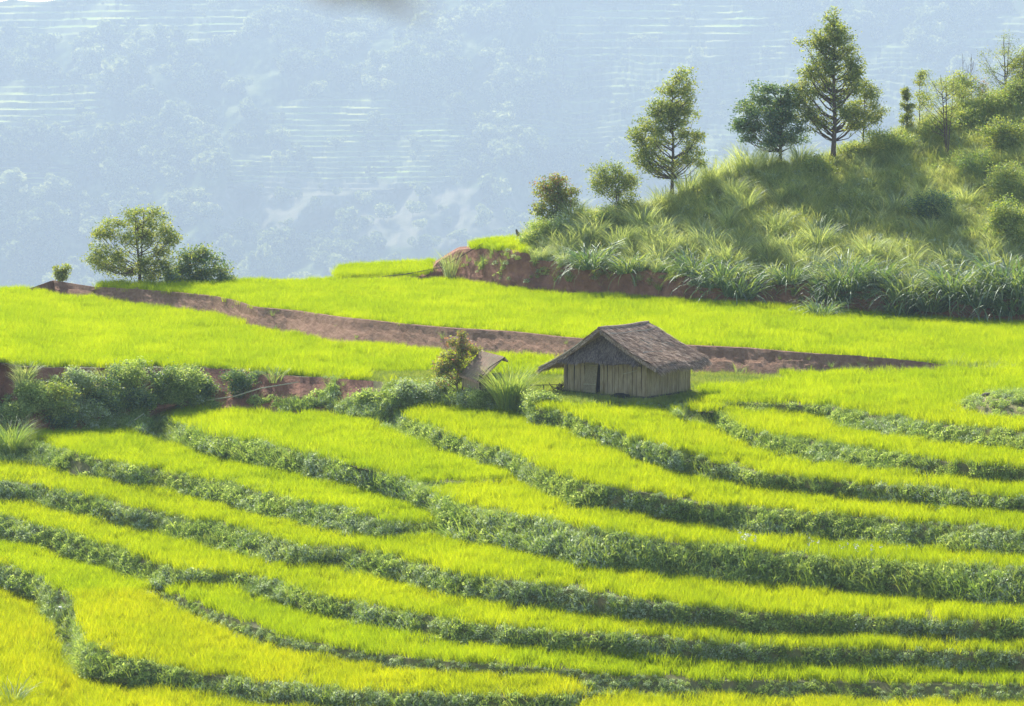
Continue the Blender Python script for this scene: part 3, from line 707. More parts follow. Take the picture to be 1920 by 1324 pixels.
plant('sapling', 'tiny leafy sapling on the mud mound at the far left', 'sapling', 117, 532, [(114, 510, 7, 7), (121, 508, 8, 7), (117, 520, 9, 6), (113, 516, 6, 6)], (.13, .07), 2200, 'lf_tree', .03, seed=13, clump=.08, second=('lf_yel', lambda z, x: .4 + 0 * z))
for (x, y, w_, lab) in ((222, 533, 16, 'yellow green shrub at the foot of the spreading tree'), (392, 533, 14, 'low yellowish shrub in front of the low bushy tree'), (497, 530, 14, 'pale flowering weed shrub alone on the far edge of the upper field'), (440, 533, 8, 'tiny yellow shrub right of the low bushy tree')):
    plant('low_shrub', lab, 'shrub', x, y, [(x - w_ * .4, y - 5, w_ * .6, 6), (x + w_ * .4, y - 4, w_ * .6, 5)], (.10, .05), 1600, 'lf_yel', .02, seed=int(x), clump=.07, stems=2, crown_part='foliage')
plant('tree', 'slender upright tree with red tipped top, standing alone at the left of the hill crest', 'tree', 1260, 372,
      [(1262, 150, 18, 12), (1250, 168, 20, 14), (1276, 172, 22, 16), (1240, 190, 22, 16), (1268, 196, 26, 18), (1290, 205, 16, 18), (1232, 214, 18, 14), (1258, 222, 26, 18), (1286, 232, 18, 14), (1218, 238, 18, 14), (1240, 246, 24, 16), (1280, 252, 22, 10), (1206, 262, 18, 14), (1232, 272, 26, 16), (1302, 254, 16, 10),
       (1204, 284, 16, 12), (1226, 296, 22, 14), (1296, 276, 20, 10), (1280, 296, 22, 9), (1302, 302, 14, 6), (1206, 308, 14, 12), (1230, 316, 18, 10), (1258, 306, 18, 8)], (.17, .075), 1000, 'lf_tree', .12, seed=21, top=160, clump=.15, second=('lf_yel', lambda z, x: .15 + .25 * z), gp=at(1260, 374))
plant('dark_tree', 'dark round crowned tree between the slender tree and the tallest tree', 'tree', 1464, 312,
      [(1446, 170, 22, 12), (1472, 172, 14, 9), (1430, 192, 22, 14), (1462, 192, 26, 16), (1488, 196, 14, 12), (1410, 212, 22, 14), (1442, 218, 30, 18), (1478, 216, 26, 18), (1392, 234, 20, 10), (1420, 240, 26, 14), (1456, 244, 28, 16), (1490, 240, 22, 14), (1404, 256, 14, 9), (1436, 264, 22, 10), (1470, 268, 24, 10), (1496, 264, 16, 9), (1386, 236, 14, 8)], (.15, .08), 1500, 'lf_dark', .13, seed=22, stems=2, clump=.14, second=('lf_tree', lambda z, x: .1 + .1 * z))
plant('tree', 'tallest tree on the hill, with a yellow flecked top and open lower limbs', 'tree', 1563, 314,
      [(1558, 42, 12, 12), (1556, 60, 16, 14), (1572, 62, 14, 16), (1540, 78, 18, 14), (1566, 84, 24, 16), (1588, 92, 14, 16), (1520, 84, 16, 10), (1534, 102, 22, 14), (1566, 110, 26, 16), (1594, 116, 16, 18), (1528, 126, 20, 14), (1560, 134, 28, 16), (1600, 138, 14, 14), (1516, 148, 18, 12), (1544, 156, 24, 14), (1582, 156, 24, 16), (1506, 170, 16, 12), (1528, 178, 24, 14), (1568, 182, 22, 12), (1600, 174, 20, 12),
       (1504, 194, 14, 12), (1530, 204, 22, 10), (1580, 206, 20, 10), (1512, 218, 18, 9), (1540, 232, 18, 8), (1596, 216, 16, 10), (1590, 238, 18, 8)], (.17, .08), 1000, 'lf_tree', .17, seed=23, top=46, clump=.15, second=('lf_yel', lambda z, x: .08 + .45 * z ** 2), twigs=.1)
plant('tree', 'thin tree with an airy crown touching the right side of the tallest tree', 'tree', 1619, 290,
      [(1622, 158, 12, 10), (1616, 176, 18, 12), (1640, 178, 12, 12), (1606, 192, 18, 12), (1634, 196, 20, 12), (1620, 212, 24, 10), (1646, 216, 10, 12), (1606, 228, 16, 8), (1638, 226, 16, 7)], (.14, .07), 900, 'lf_tree', .06, seed=24, twigs=.2, clump=.13, gp=at(1619, 292))
plant('shrub', 'round shrub with reddish tips at the left end of the hill', 'shrub', 1040, 430,
      [(1036, 336, 10, 9), (1026, 352, 18, 14), (1050, 356, 22, 14), (1072, 362, 9, 7), (1030, 376, 22, 16), (1056, 380, 20, 18), (1012, 392, 12, 14), (1040, 402, 26, 18), (1030, 418, 26, 14)], (.15, .08), 1300, 'lf_tree', .06, seed=25, stems=3, second=('lf_red', lambda z, x: .5 * z ** 2), crown_part='foliage')
plant('shrub', 'airy round shrub between the reddish shrub and the slender tree', 'shrub', 1158, 408,
      [(1142, 318, 20, 12), (1166, 326, 24, 12), (1186, 334, 14, 12), (1126, 330, 18, 14), (1150, 342, 28, 16), (1180, 350, 18, 14), (1128, 356, 14, 12), (1156, 366, 24, 14), (1158, 386, 22, 16)], (.13, .07), 1100, 'lf_tree', .05, seed=26, stems=4, second=('wgrass', lambda z, x: .15 + 0 * z), crown_part='foliage')
plant('conical_shrub', 'narrow cone shaped shrub on the hill crest right of the thin tree', 'shrub', 1700, 250, [(1696, 174, 5, 9), (1698, 190, 7, 10), (1700, 206, 12, 12), (1700, 222, 14, 12), (1702, 236, 10, 10)], (.11, .06), 3000, 'lf_tree', .04, seed=27, clump=.07, crown_part='foliage')
plant('young_tree', 'airy multi stemmed yellow green tree on the upper slope', 'tree', 1776, 302, [(1748, 160, 16, 14), (1772, 158, 16, 14), (1796, 164, 14, 12), (1736, 184, 18, 14), (1764, 186, 20, 14), (1796, 188, 18, 14), (1750, 210, 20, 12), (1786, 212, 20, 12)], (.10, .05), 520, 'lf_yel', .09, seed=28, stems=5, twigs=.6, clump=.16)
plant('young_tree', 'thin leafy sapling tree with sparse top left of the airy multi stemmed tree', 'tree', 1724, 236, [(1728, 142, 8, 8), (1724, 158, 6, 8), (1722, 180, 9, 9), (1732, 196, 10, 8)], (.12, .06), 900, 'lf_tree', .04, seed=29, twigs=.4, clump=.1)
plant('round_tree', 'bright yellow green rounded tree behind the airy multi stemmed tree', 'tree', 1806, 214, [(1794, 152, 18, 10), (1812, 160, 18, 12), (1788, 168, 16, 12), (1806, 180, 20, 12)], (.13, .07), 1500, 'lf_yel', .06, seed=30)
plant('orange_tipped_tree', 'little tree with orange top right of the bare pole trees', 'tree', 1844, 214, [(1842, 160, 8, 6), (1840, 172, 16, 9), (1846, 182, 14, 8)], (.12, .06), 1500, 'lf_yel', .03, seed=31, second=('lf_red', lambda z, x: .9 * z ** 3))
plant('twiggy_tree', 'half bare twiggy tree on the crest near the right edge', 'tree', 1886, 188, [(1890, 84, 18, 16), (1868, 106, 18, 14), (1904, 104, 14, 12), (1876, 128, 22, 14), (1862, 148, 16, 12), (1898, 132, 14, 12)], (.10, .05), 170, 'lf_tree', .08, seed=32, stems=3, twigs=1.5, clump=.16)
plant('tree', 'leafy tree cut by the right edge of the frame at the top of the crest', 'tree', 1918, 178, [(1912, 118, 14, 12), (1928, 112, 16, 14), (1920, 136, 20, 14), (1936, 136, 18, 14), (1912, 156, 16, 10)], (.14, .07), 1200, 'lf_yel', .07, seed=33, second=('lf_tree', lambda z, x: .5 + 0 * z))
def bare(bx, by, h, n, seed, lab):
    P = at(bx, by); sc = math.hypot(P.x, P.y) / F; H = h * sc; rg = np.random.default_rng(seed); root = empty('bare_tree', P); tag(root, lab, 'tree')
    m = MB(); q = np.linspace(0, 1, 7); ax = np.stack([.06 * H * fbm(q * 2, q * 0, seed, 2) - .03 * H * q, 0 * q, q * H], 1); m.add(*tube(ax, .035 * (1 - .8 * q), 5))
    m.build('trunk', M['twig'], root); b = MB()
    for k in range(n):
        z0 = rg.uniform(.35, .9); a = rg.uniform(0, 6.28); L = H * (1 - z0) * rg.uniform(.35, .7); s_ = np.array([np.interp(z0, q, ax[:, 0]), 0, z0 * H])
        e = s_ + np.array([math.cos(a) * L * .5, math.sin(a) * L * .5, L]); b.add(*tube([s_, (s_ + e) / 2 + [math.cos(a) * L * .08, 0, -.05 * L], e], [.014, .01, .005], 4))
        e2 = (s_ + e) / 2; b.add(*tube([e2, e2 + [math.cos(a + 1) * L * .3, math.sin(a + 1) * L * .3, L * .3]], [.008, .004], 4))
    if n: b.build('twigs', M['twig'], root)
bare(1822, 198, 95, 12, 3, 'leafless pole tree with fine twigs on the crest')
bare(1806, 160 + 40, 98, 2, 5, 'thin bare leaning pole just left of the leafless twiggy pole tree')
# lumps of bushes at the right edge of the hill
for (bx, by, w_, h_, mt, lab, sd_) in ((1890, 470, 34, 90, 'lf_yel', 'light green leafy bush at the right edge of the hill, halfway up', 41), (1660, 300, 40, 50, 'lf_yel', 'yellow green bush mass on the crest below the thin tree', 42), (1885, 290, 40, 60, 'lf_tree', 'mixed bush on the slope at the right edge below the twiggy tree', 43),
        (1745, 420, 36, 50, 'lf_dark', 'dark bush in the middle of the slope at the right', 44), (1800, 250, 36, 40, 'lf_yel', 'bright bush on the upper slope right of the airy tree', 45), (1530, 330, 30, 34, 'lf_yel', 'light bush at the foot of the tallest tree', 46), (1600, 300, 30, 30, 'lf_yel', 'pale shrub at the foot of the thin tree', 47)):
    rg = np.random.default_rng(sd_)
    plant('bush', lab, 'bush', bx, by, [(bx + rg.uniform(-.7, .7) * w_, by - rg.uniform(.2, .85) * h_, w_ * .45, h_ * .25) for k in range(9)], (.13, .07), 1300, mt, .03, seed=sd_, stems=3, second=('wgrass', lambda z, x: .25 + 0 * z), crown_part='foliage')
for (bx, by, w_, h_, mt, lab, sd_) in ((1850, 232, 40, 56, 'lf_yel', 'sunlit yellow green bush on the crest left of the half bare twiggy tree', 141), (1905, 210, 34, 60, 'lf_yel', 'sunlit bush at the foot of the leafy tree on the right edge', 142), (1760, 262, 34, 36, 'lf_yel', 'pale sunlit bush left of the foot of the airy multi stemmed tree', 143),
        (1690, 290, 40, 36, 'lf_yel', 'yellow green bush below the cone shaped shrub', 144), (1900, 370, 40, 60, 'lf_yel', 'light leafy bush at the right edge just above the halfway bush', 145), (1840, 330, 40, 44, 'wgrass', 'soft green bush in the upper part of the slope at the right', 146), (1070, 455, 34, 44, 'herb_grey', 'grey green bush on the hill foot right of the reddish tipped shrub', 147), (1130, 440, 40, 44, 'lf_yel', 'yellow green bush below the airy round shrub', 148), (1010, 462, 26, 44, 'wgrass', 'green bush beside the stump under the reddish tipped shrub', 149)):
    rg = np.random.default_rng(sd_)
    plant('bush', lab, 'bush', bx, by, [(bx + rg.uniform(-.8, .8) * w_, by - rg.uniform(.1, .85) * h_, w_ * .5, h_ * .25) for k in range(9)], (.13, .065), 1000, mt, .03, seed=sd_, stems=3, second=('wgrass', lambda z, x: .3 + 0 * z), crown_part='foliage', clump=.16)
# bushes on the left bank
for (bx, by, w_, h_, mt, lab, sd_) in ((92, 778, 46, 62, 'lf_yel', 'light green bush low on the left bank above the lowest left rice edge', 51), (60, 765, 34, 50, 'herb', 'bush at the left end of the left bank', 52), (150, 750, 34, 60, 'herb_grey', 'pale bush near the top of the left bank', 53),
        (195, 785, 32, 84, 'lf_dark', 'tall dark bush in the middle of the left bank', 54), (245, 742, 34, 62, 'herb', 'green bush at the top of the left bank beside the broad bladed grass', 55), (300, 745, 36, 56, 'lf_dark', 'dark green bush on the bank top with broad leaves around', 56), (345, 748, 44, 64, 'herb', 'widest green bush, at the right end of the left bank bushes', 57), (382, 742, 22, 36, 'lf_dark', 'small dark round bush at the edge of the red slide', 58),
        (456, 740, 26, 44, 'lf_dark', 'dark bush with white flowers between the two red slides', 59), (155, 795, 40, 40, 'herb_grey', 'greyish bush hanging over the foot of the left bank', 60), (690, 757, 40, 22, 'herb', 'low bush on the ledge left of the reddish sapling', 61), (760, 750, 40, 36, 'herb_grey', 'pale bush left of the reddish sapling', 62), (820, 752, 36, 34, 'herb_grey', 'grey green bush at the foot of the reddish sapling', 63), (110, 800, 30, 30, 'lf_dark', 'dark bush low on the left bank by the red earth', 64), (30, 790, 24, 40, 'herb', 'bush behind the big grass clump at the left edge', 65), (260, 775, 26, 46, 'lf_dark', 'dark bush behind the arching pale grass clump', 66)):
    rg = np.random.default_rng(sd_)
    plant('bush', lab, 'bush', bx, by, [(bx + rg.uniform(-.65, .65) * w_, by - rg.uniform(.12, .82) * h_, w_ * .42, h_ * .24) for k in range(8)], (.12, .055), 1600, mt, .025, seed=sd_, stems=3, second=('wgrass', lambda z, x: .18 + .2 * z), crown_part='foliage', clump=.11)
plant('reddish_sapling', 'young tree with orange and red young leaves beside the small thatched shelter', 'tree', 857, 757,
      [(866, 634, 5, 8), (858, 650, 14, 10), (880, 654, 16, 8), (846, 664, 16, 10), (868, 668, 20, 10), (892, 662, 9, 7), (838, 684, 15, 10), (858, 688, 18, 12), (878, 682, 14, 10), (826, 690, 8, 7), (850, 706, 16, 9), (868, 704, 12, 8)], (.13, .065), 1000, 'lf_tree', .045, seed=71, clump=.09, second=('lf_red', lambda z, x: .12 + .5 * z), lean=.1, gp=at(857, 757))
for (bx, by, w_, h_, mt, lab, sd_) in ((880, 762, 26, 40, 'herb_grey', 'grey green bush hiding the legs of the small shelter on its left', 161), (912, 766, 26, 34, 'herb', 'low green bush in front of the small shelter', 162), (1015, 762, 30, 20, 'herb', 'low weeds bush right of the tall upright grass clump', 163)):
    rg = np.random.default_rng(sd_)
    plant('bush', lab, 'bush', bx, by, [(bx + rg.uniform(-.8, .8) * w_, by - rg.uniform(.1, .85) * h_, w_ * .5, h_ * .25) for k in range(9)], (.11, .05), 1200, mt, .02, seed=sd_, stems=3, second=('wgrass', lambda z, x: .3 + 0 * z), crown_part='foliage', clump=.1)
# ------------------------------------------------------------------ individual grass clumps
def clump(bx, by, label, n, L, r0, lean, g, wd, mat, seed, parts=None, name='grass_clump', gp=None, plume=0, group=None):
    P = gp or at(bx, by); rg = np.random.default_rng(seed); m = MB()
    v, f = blades(n, L, r0, lean, wd, 6, g=g, rg=rg, h_var=.3); m.add(v, f)
    if plume:
        v, f = blades(plume, L * 1.05, r0, lean * 1.2, wd * .8, 6, g=g * 1.4, rg=rg, h_var=.2); m.add(v, f, 1)
    o = m.build(name, [M[mat], M['herb_grey']] if plume else M[mat], None, P - Vector((0, 0, .05))); tag(o, label, 'grass clump', group); return o
clump(955, 764, 'tall upright grass clump between the small shelter and the hut', 520, 1.95, .5, .20, .9, .035, 'wgrass', 81, plume=14)
clump(20, 850, 'big grass clump cut by the left edge of the frame', 380, 1.75, .45, .24, 1.2, .035, 'wgrass', 82, plume=30)
clump(283, 812, 'arching pale tipped grass clump left of the rice terrace below the bamboo pole', 300, 1.4, .4, .34, 1.6, .03, 'wgrass', 83, plume=60)
clump(845, 520, 'reed like grass clump on the brown bank end beside the small far rice strip', 110, 1.7, .35, .12, .8, .035, 'tgrass', 84, plume=20)
clump(155, 745, 'bright yellow blades rising between the bushes on the left bank', 60, 1.1, .15, .22, .8, .035, 'lf_yel', 85)
clump(330, 722, 'dark broad bladed clump on top of the left bank', 110, 1.0, .35, .3, 1.0, .05, 'bamboo', 86)
clump(516, 716, 'spiky grass clump on the bank top right of the red slide', 60, .9, .3, .25, .9, .045, 'bamboo', 87)
clump(45, 800, 'yellow green blades low on the left bank near the big left clump', 40, .9, .2, .2, .9, .03, 'tgrass', 88)
clump(300, 835, 'arching grass spilling over the bank end below the pale tipped clump', 110, .8, .3, .45, 1.6, .022, 'tgrass', 89, plume=30)
clump(22, 1322, 'dark spiky clump in the bottom left corner', 90, 1.0, .4, .3, 1.0, .03, 'bamboo', 90, plume=30)
clump(1240, 356, 'reed clump at the foot of the slender tree', 120, 1.6, .4, .25, 1.0, .035, 'tgrass', 91, gp=at(1240, 390))
for i, (x, y, L) in enumerate(((905, 775, .8), (1225, 905, .5), (1085, 1040, .55), (1220, 1065, .65), (1460, 1215, .5))): pass
# clumps of tall grass on the hill front: built once per kind, copied
kinds = []
for k in range(3):
    m = MB(); rg = np.random.default_rng(700 + k); v, f = blades(150, 1.7, .45, .26, .045, 6, g=1.3, rg=rg, h_var=.35); m.add(v, f)
    kinds.append(('tall_grass_clump', m.mesh('tall_grass_clump', M['tgrass'])))
for k in range(3):
    m = MB(); rg = np.random.default_rng(720 + k); v, f = blades(230, 1.35, .5, .55, .065, 5, g=1.7, rg=rg, h_var=.35); m.add(v, f)
    kinds.append(('bamboo_grass_clump', m.mesh('bamboo_grass_clump', M['bamboo'])))
rg = np.random.default_rng(5)
def put(kind, x, y, sc, label, group, cat='grass clump', dz=0):
    nm, me = kinds[kind]; o = bpy.data.objects.new(nm, me); COL.objects.link(o); o.location = at(x, y, dz); o.rotation_euler = (rg.normal(0, .08), rg.normal(0, .08), rg.uniform(0, 6.28)); o.scale = (sc, sc, sc * rg.uniform(.9, 1.15))
    tag(o, label, cat, group)
G1 = 'tall grass clumps over the hill slope'; G2 = 'dark drooping bamboo grass clumps along the red earth bank'
for (x, y, s_) in ((1110, 505, 1.0), (1350, 540, 1.1), (1385, 560, 1.0), (1560, 570, 1.05), (1590, 545, 1.15), (1700, 565, 1.1), (1745, 585, 1.0), (1790, 560, 1.3), (1840, 575, 1.2), (1880, 555, 1.3), (1905, 590, 1.1), (1300, 520, .9), (1650, 540, .9), (1480, 535, .8), (1180, 515, .75), (1540, 600, .7), (1690, 600, .8), (1925, 560, 1.2)):
    put(3 + int(rg.integers(3)), x, y - 2, s_ * 1.6, 'dark broad leaved grass clump drooping over the red earth bank under the hill', G2)
for k in range(64):
    x = rg.uniform(1010, 1930); c_ = float(U3(x)); b_ = float(U2(x)); y = b_ - (b_ - c_) * rg.uniform(0, .97) ** 1.1
    put(int(rg.integers(3)), x, y, rg.uniform(.6, 1.1), 'tall green grass clump on the hill slope on the right', G1)
for k in range(46):
    x = rg.uniform(1085, 1530) if k < 34 else rg.uniform(1560, 1910); b_ = float(U2(x)); put(int(rg.integers(3)), x, b_ - rg.uniform(0, 38), rg.uniform(.75, 1.1), 'tall green grass clump on the hill slope on the right', G1)
for k in range(14):
    x = rg.uniform(40, 400); put([0, 1, 3, 4][int(rg.integers(4))], x, rg.uniform(705, 780), rg.uniform(.4, .65), 'grass tuft sprouting between the bushes of the left bank', 'grass tufts between the bushes of the left bank')
for x in (1290, 1330, 1372, 1395, 1410, 1440, 1500, 1340):
    put(int(rg.integers(3)), x, float(U3(x)) + 4, rg.uniform(.9, 1.2), 'tall green grass clump on the hill slope on the right', G1)
# ------------------------------------------------------------------ stump, poles, litter, mound
def pole(name, label, cat, pts, r, mat, group=None):
    pts = [Vector(p) for p in pts]; b = pts[0]; m = MB(); m.add(*tube([list(p - b) for p in pts], r, 6)); o = m.build(name, mat, None, b, smooth_=True); tag(o, label, cat, group)
M['bamboo_pole'] = solid('dry_bamboo', [(.3, (.38, .33, .20)), (.7, (.55, .50, .34))], 5, .6, bump=.2)
M['deadwood'] = solid('dead_wood', [(.3, (.06, .045, .04)), (.7, (.14, .11, .09))], 7, bump=.8, bdist=.03)
root = empty('tree_stump', at(971, 452)); tag(root, 'broken dark stump post standing at the left end of the hill', 'stump')
m = MB(); m.add(*tube([[0, 0, -.1], [.01, 0, .35], [-.08, .02, .62]], [.11, .09, .07], 8)); m.add(*tube([[.0, 0, .25], [.09, 0, .42], [.05, .0, .55]], [.06, .06, .03], 6)); m.build('trunk', M['deadwood'], root)
m = MB(); m.add(*tube([[-.08, .02, .60], [-.11, .02, .72]], [.07, .015], 5)); m.add(*tube([[-.05, .02, .60], [-.04, .02, .69]], [.04, .01], 5)); m.build('splinter', M['deadwood'], root)
pole('bamboo_pole', 'long pale bamboo pole lying along the edge below the red slide', 'pole', [at(388, 764, .34), at(440, 758, .38), at(488, 748, .5), at(560, 736, .5)], [.035, .033, .03, .02], M['bamboo_pole'])
pole('bamboo_pole', 'short bamboo pole by the arching pale tipped grass clump', 'pole', [at(238, 810, .38), at(255, 803, .42), at(270, 795, .5)], [.03, .028, .025], M['bamboo_pole'])
P0 = at(985, 748); P1 = at(1058, 748)
pole('water_pipe', 'dark thin pipe running along the far field edge left of the brown bank end', 'pipe', [at(608, 530, .15), at(700, 526, .18), at(760, 522, .25), at(830, 512, .35), at(905, 466, .3)], [.03, .03, .03, .03, .025], M['deadwood'])
root = empty('rail', at(1000, 735)); tag(root, 'low wooden rail reaching from the tall grass clump to the hut', 'rail')
L_ = [at(984, 735), at(1054, 735)]; b_ = root.location
m = MB(); m.add(*tube([list(L_[0] - b_ + Vector((0, 0, .3))), list(L_[1] - b_ + Vector((0, 0, .34)))], .018, 5)); m.build('top_rail', M['deadwood'], root)
for q in (0.02, .5, .98):
    m = MB(); c = L_[0].lerp(L_[1], q) - b_; m.add(*tube([[c.x, c.y, -.05], [c.x, c.y, .32]], .018, 5)); m.build('post', M['deadwood'], root)
o = clod(44, .12).build('litter', solid('white_plastic', [(.3, (.6, .6, .58)), (.7, (.8, .8, .78))], 3, .5, .2), None, at(117, 1160, .42)); o.scale = (1.2, .8, .5); o.rotation_euler = (0, .3, 0); tag(o, 'small white scrap of litter on the bend of the lower left bank', 'litter')
o = clod(45, .05).build('litter', bpy.data.materials['white_plastic'], None, at(98, 1170, .38)); o.scale = (1, .7, .6); tag(o, 'tiny white scrap just below left of the larger one', 'litter')
# earth mound at the right edge
P = at(1915, 785); P.z -= .25
m = MB(); nr, na = 10, 40; V = []
for i in range(nr + 1):
    q = i / nr
    for j in range(na):
        a = 2 * math.pi * j / na; rr = q * (1 + .35 * float(fbm(math.cos(a) * 2 + 5, math.sin(a) * 2, 3, 3))); V.append([rr * 2.6 * math.cos(a), rr * 3.6 * math.sin(a), .85 * (1 - q * q) ** .7 + .15 * float(fbm(rr * math.cos(a) * 5, rr * math.sin(a) * 5, 7, 3)) if q < 1 else -.2])
m.add(V, [[i * na + j, (i + 1) * na + j, (i + 1) * na + (j + 1) % na, i * na + (j + 1) % na] for i in range(nr) for j in range(na)])
o = m.build('earth_mound', M['earth'], None, P + Vector((0, 2.6, 0)), smooth_=True); tag(o, 'low weedy earth mound in the rice at the right edge', 'mound', kind='structure')
mp = np.array(V) + np.array(o.location)[None, :]; rg2 = np.random.default_rng(3); kk = rg2.choice(len(mp) - na, 260); pp = mp[kk] + rg2.normal(0, .12, (260, 3)) * [1, 1, 0]
rot, scl, idx = simple(pp, .75, .3, .2, seed=8, nidx=4); inst('mound_weeds', pp, rot, scl, idx, HC, 'weeds on the earth mound at the right edge', 'weeds')
for (dx, dy, dz, r, lab) in ((-.9, 1.2, .75, .2, 'dark reddish stone on top of the earth mound'), (-1.75, -.2, .25, .24, 'dark stone at the lower left foot of the earth mound')):
    o = clod(int(r * 100), r).build('stone', M['deadwood'], None, P + Vector((dx, 2.6 + dy, dz))); tag(o, lab, 'stone', 'stones on the earth mound')
# small white flowers on the tall bank
fl = MB(); rg2 = np.random.default_rng(9)
for k in range(26):
    x = rg2.choice([rg2.uniform(1505, 1600), rg2.uniform(1600, 1700), rg2.uniform(1380, 1420)]); P = at(x, float(np.interp(x, xs, tops[iN['c']])) + 6, 0)
    h = rg2.uniform(.55, .85); root_ = P
    me_ = MB(); me_.add(*tube([[0, 0, 0], [.02, 0, h]], [.006, .004], 4)); me_.add(*leaves(np.array([[.02, 0, h]]) + rg2.normal(0, .035, (9, 3)), .06, .04, 0, rg2), 1)
    o = me_.build('wild_flower', [M['wgrass'], bpy.data.materials['white_plastic']], None, P); tag(o, 'white flower on a thin stalk above the tall weedy bank at the right', 'flower', 'white flowers along the tall bank')
# ------------------------------------------------------------------ the hut
M['thatch'] = solid('thatch', [(.25, (.21, .13, .09)), (.5, (.38, .26, .185)), (.78, (.56, .42, .31))], 5, .95, .7, 30, (1, 1, 1), .04)
M['straw'] = leafmat('loose_straw', [(.20, .125, .09), (.40, .275, .195), (.68, .53, .39)], .12, None, 2, .03, .9)
M['shaded_thatch'] = solid('shaded_thatch', [(.25, (.08, .055, .045)), (.5, (.14, .10, .085)), (.78, (.22, .17, .14))], 5, .95, .7, 30)  # thatch darkened so the gable's shade sits in its colour
M['shaded_straw'] = leafmat('shaded_straw', [(.08, .055, .05), (.15, .11, .09), (.26, .20, .16)], .1, None, 2, .02, .9)  # straw darkened likewise to carry the gable's shade
M['straw_pale'] = solid('pale_straw', [(.3, (.42, .36, .27)), (.7, (.6, .54, .42))], 6, .9, 0)  # paler straw for poles and loose stalks
M['plank'] = solid('weathered_planks', [(.25, (.20, .145, .08)), (.5, (.36, .275, .16)), (.78, (.50, .40, .25))], 2.2, .85, .5, 25, (3, 3, .8), .02)
M['woven'] = solid('woven_bamboo', [(.3, (.20, .155, .09)), (.7, (.38, .31, .19))], 14, .9, .9, 40, (1, 1, 1), .03)
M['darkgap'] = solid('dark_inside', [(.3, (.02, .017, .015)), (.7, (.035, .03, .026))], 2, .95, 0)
HZ = at(1212, 749).z
def gp(x, y, z=None):
    z = HZ if z is None else z; D = float(plane_D(x, y, z)); p = pt(x, y, D); return Vector((p[0], p[1], z))
Lc, Cc, Rc = gp(1059, 738), gp(1212, 751), gp(1288, 737)
va = (Lc - Cc); la = va.length; ua = va.normalized(); vb = (Rc - Cc); lb = vb.length
ub = Vector((-ua.y, ua.x, 0)); ub = ub if ub.dot(vb) > 0 else -ub
print('hut', la, lb, HZ, ua, ub, (vb.normalized()).dot(ua))
hut = empty('thatched_hut', Cc); tag(hut, 'small plank walled hut with a shaggy grey brown thatched roof between the rice fields', 'hut')
def hp(a, b, z): v = ua * a + ub * b; return [v.x, v.y, z]
def hbox(m, a0, a1, b0, b1, z0, z1, jit=0):
    c = [hp(a, b, z) for z in (z0, z1) for a, b in ((a0, b0), (a1, b0), (a1, b1), (a0, b1))]
    m.add(c, [[0, 1, 2, 3][::-1], [4, 5, 6, 7], [0, 1, 5, 4], [1, 2, 6, 5], [2, 3, 7, 6], [3, 0, 4, 7]])
WA, WB, WH = la, lb, 1.95
rg = np.random.default_rng(17)
def plankwall(axis, length, name, gaps=(), zt=WH, off=0.0, skip=None):
    m = MB(); q = 0.02
    while q < length - .05:
        w_ = rg.uniform(.12, .30); w_ = min(w_, length - q)
        if not (skip and skip[0] < q + w_ / 2 < skip[1]):
            z0 = .10 + rg.uniform(-.03, .03); z1 = zt + rg.uniform(-.04, .04); t = .025 + rg.uniform(0, .02); sk = rg.normal(0, .018)
            o_ = rg.uniform(-.012, .012) + off
            pts = []
            for z, s_ in ((z0, 0), (z1, sk)):
                for (qq, bb) in ((q, o_), (q + w_ - rg.uniform(.012, .04), o_), (q + w_ - .03, o_ + t), (q, o_ + t)):
                    pts.append(hp(qq + s_, bb, z) if axis == 'a' else hp(bb, qq + s_, z))
            m.add(pts, [[0, 1, 2, 3], [7, 6, 5, 4], [0, 4, 5, 1], [1, 5, 6, 2], [2, 6, 7, 3], [3, 7, 4, 0]])
        q += w_
    return m.build(name, M['plank'], hut)
plankwall('a', WA, 'front_wall', skip=(2.55, 3.25), off=0); plankwall('b', WB, 'side_wall', off=0.0, zt=1.9)
plankwall('a', WA, 'back_wall', off=WB - .05); plankwall('b', WB, 'side_wall', off=WA - .04)
m = MB(); hbox(m, .09, WA - .09, .10, .13, .05, 1.9); hbox(m, .10, .13, .14, WB - .1, .05, 1.88); m.build('inside_shade', M['darkgap'], hut)  # near-black sheets stand in for the shade inside the walls
# door: a tilted woven panel over the opening, with a board beside it
m = MB(); pts = [hp(a, b, z) for (a, b, z) in ((3.42, -.10, .12), (2.72, -.10, .14), (2.60, -.03, 1.78), (3.24, -.03, 1.80), (3.42, -.07, .12), (2.72, -.07, .14), (2.60, 0, 1.78), (3.24, 0, 1.80))]
m.add(pts, [[0, 1, 2, 3], [7, 6, 5, 4], [0, 4, 5, 1], [1, 5, 6, 2], [2, 6, 7, 3], [3, 7, 4, 0]]); dr = m.build('door', M['woven'], hut)
m = MB()
for q in (.25, .8): 
    a_, b_ = np.array(hp(3.40 - .1 * q, -.115 + .03 * q, .12 + 1.6 * q)), np.array(hp(2.70 - .1 * q, -.115 + .03 * q, .14 + 1.6 * q)); m.add(*tube([a_, b_], .018, 5))
m.build('batten', M['bamboo_pole'], dr)
for (a, b) in ((0, 0), (WA, 0), (0, WB), (WA, WB), (2.35, -.03), (WA * .18, -.03)):
    m = MB(); m.add(*tube([hp(a, b, -.15), hp(a, b, 1.2), hp(a + .02, b, 2.0)], [.06, .055, .05], 7)); m.build('corner_post', M['plank'], hut, smooth_=True)
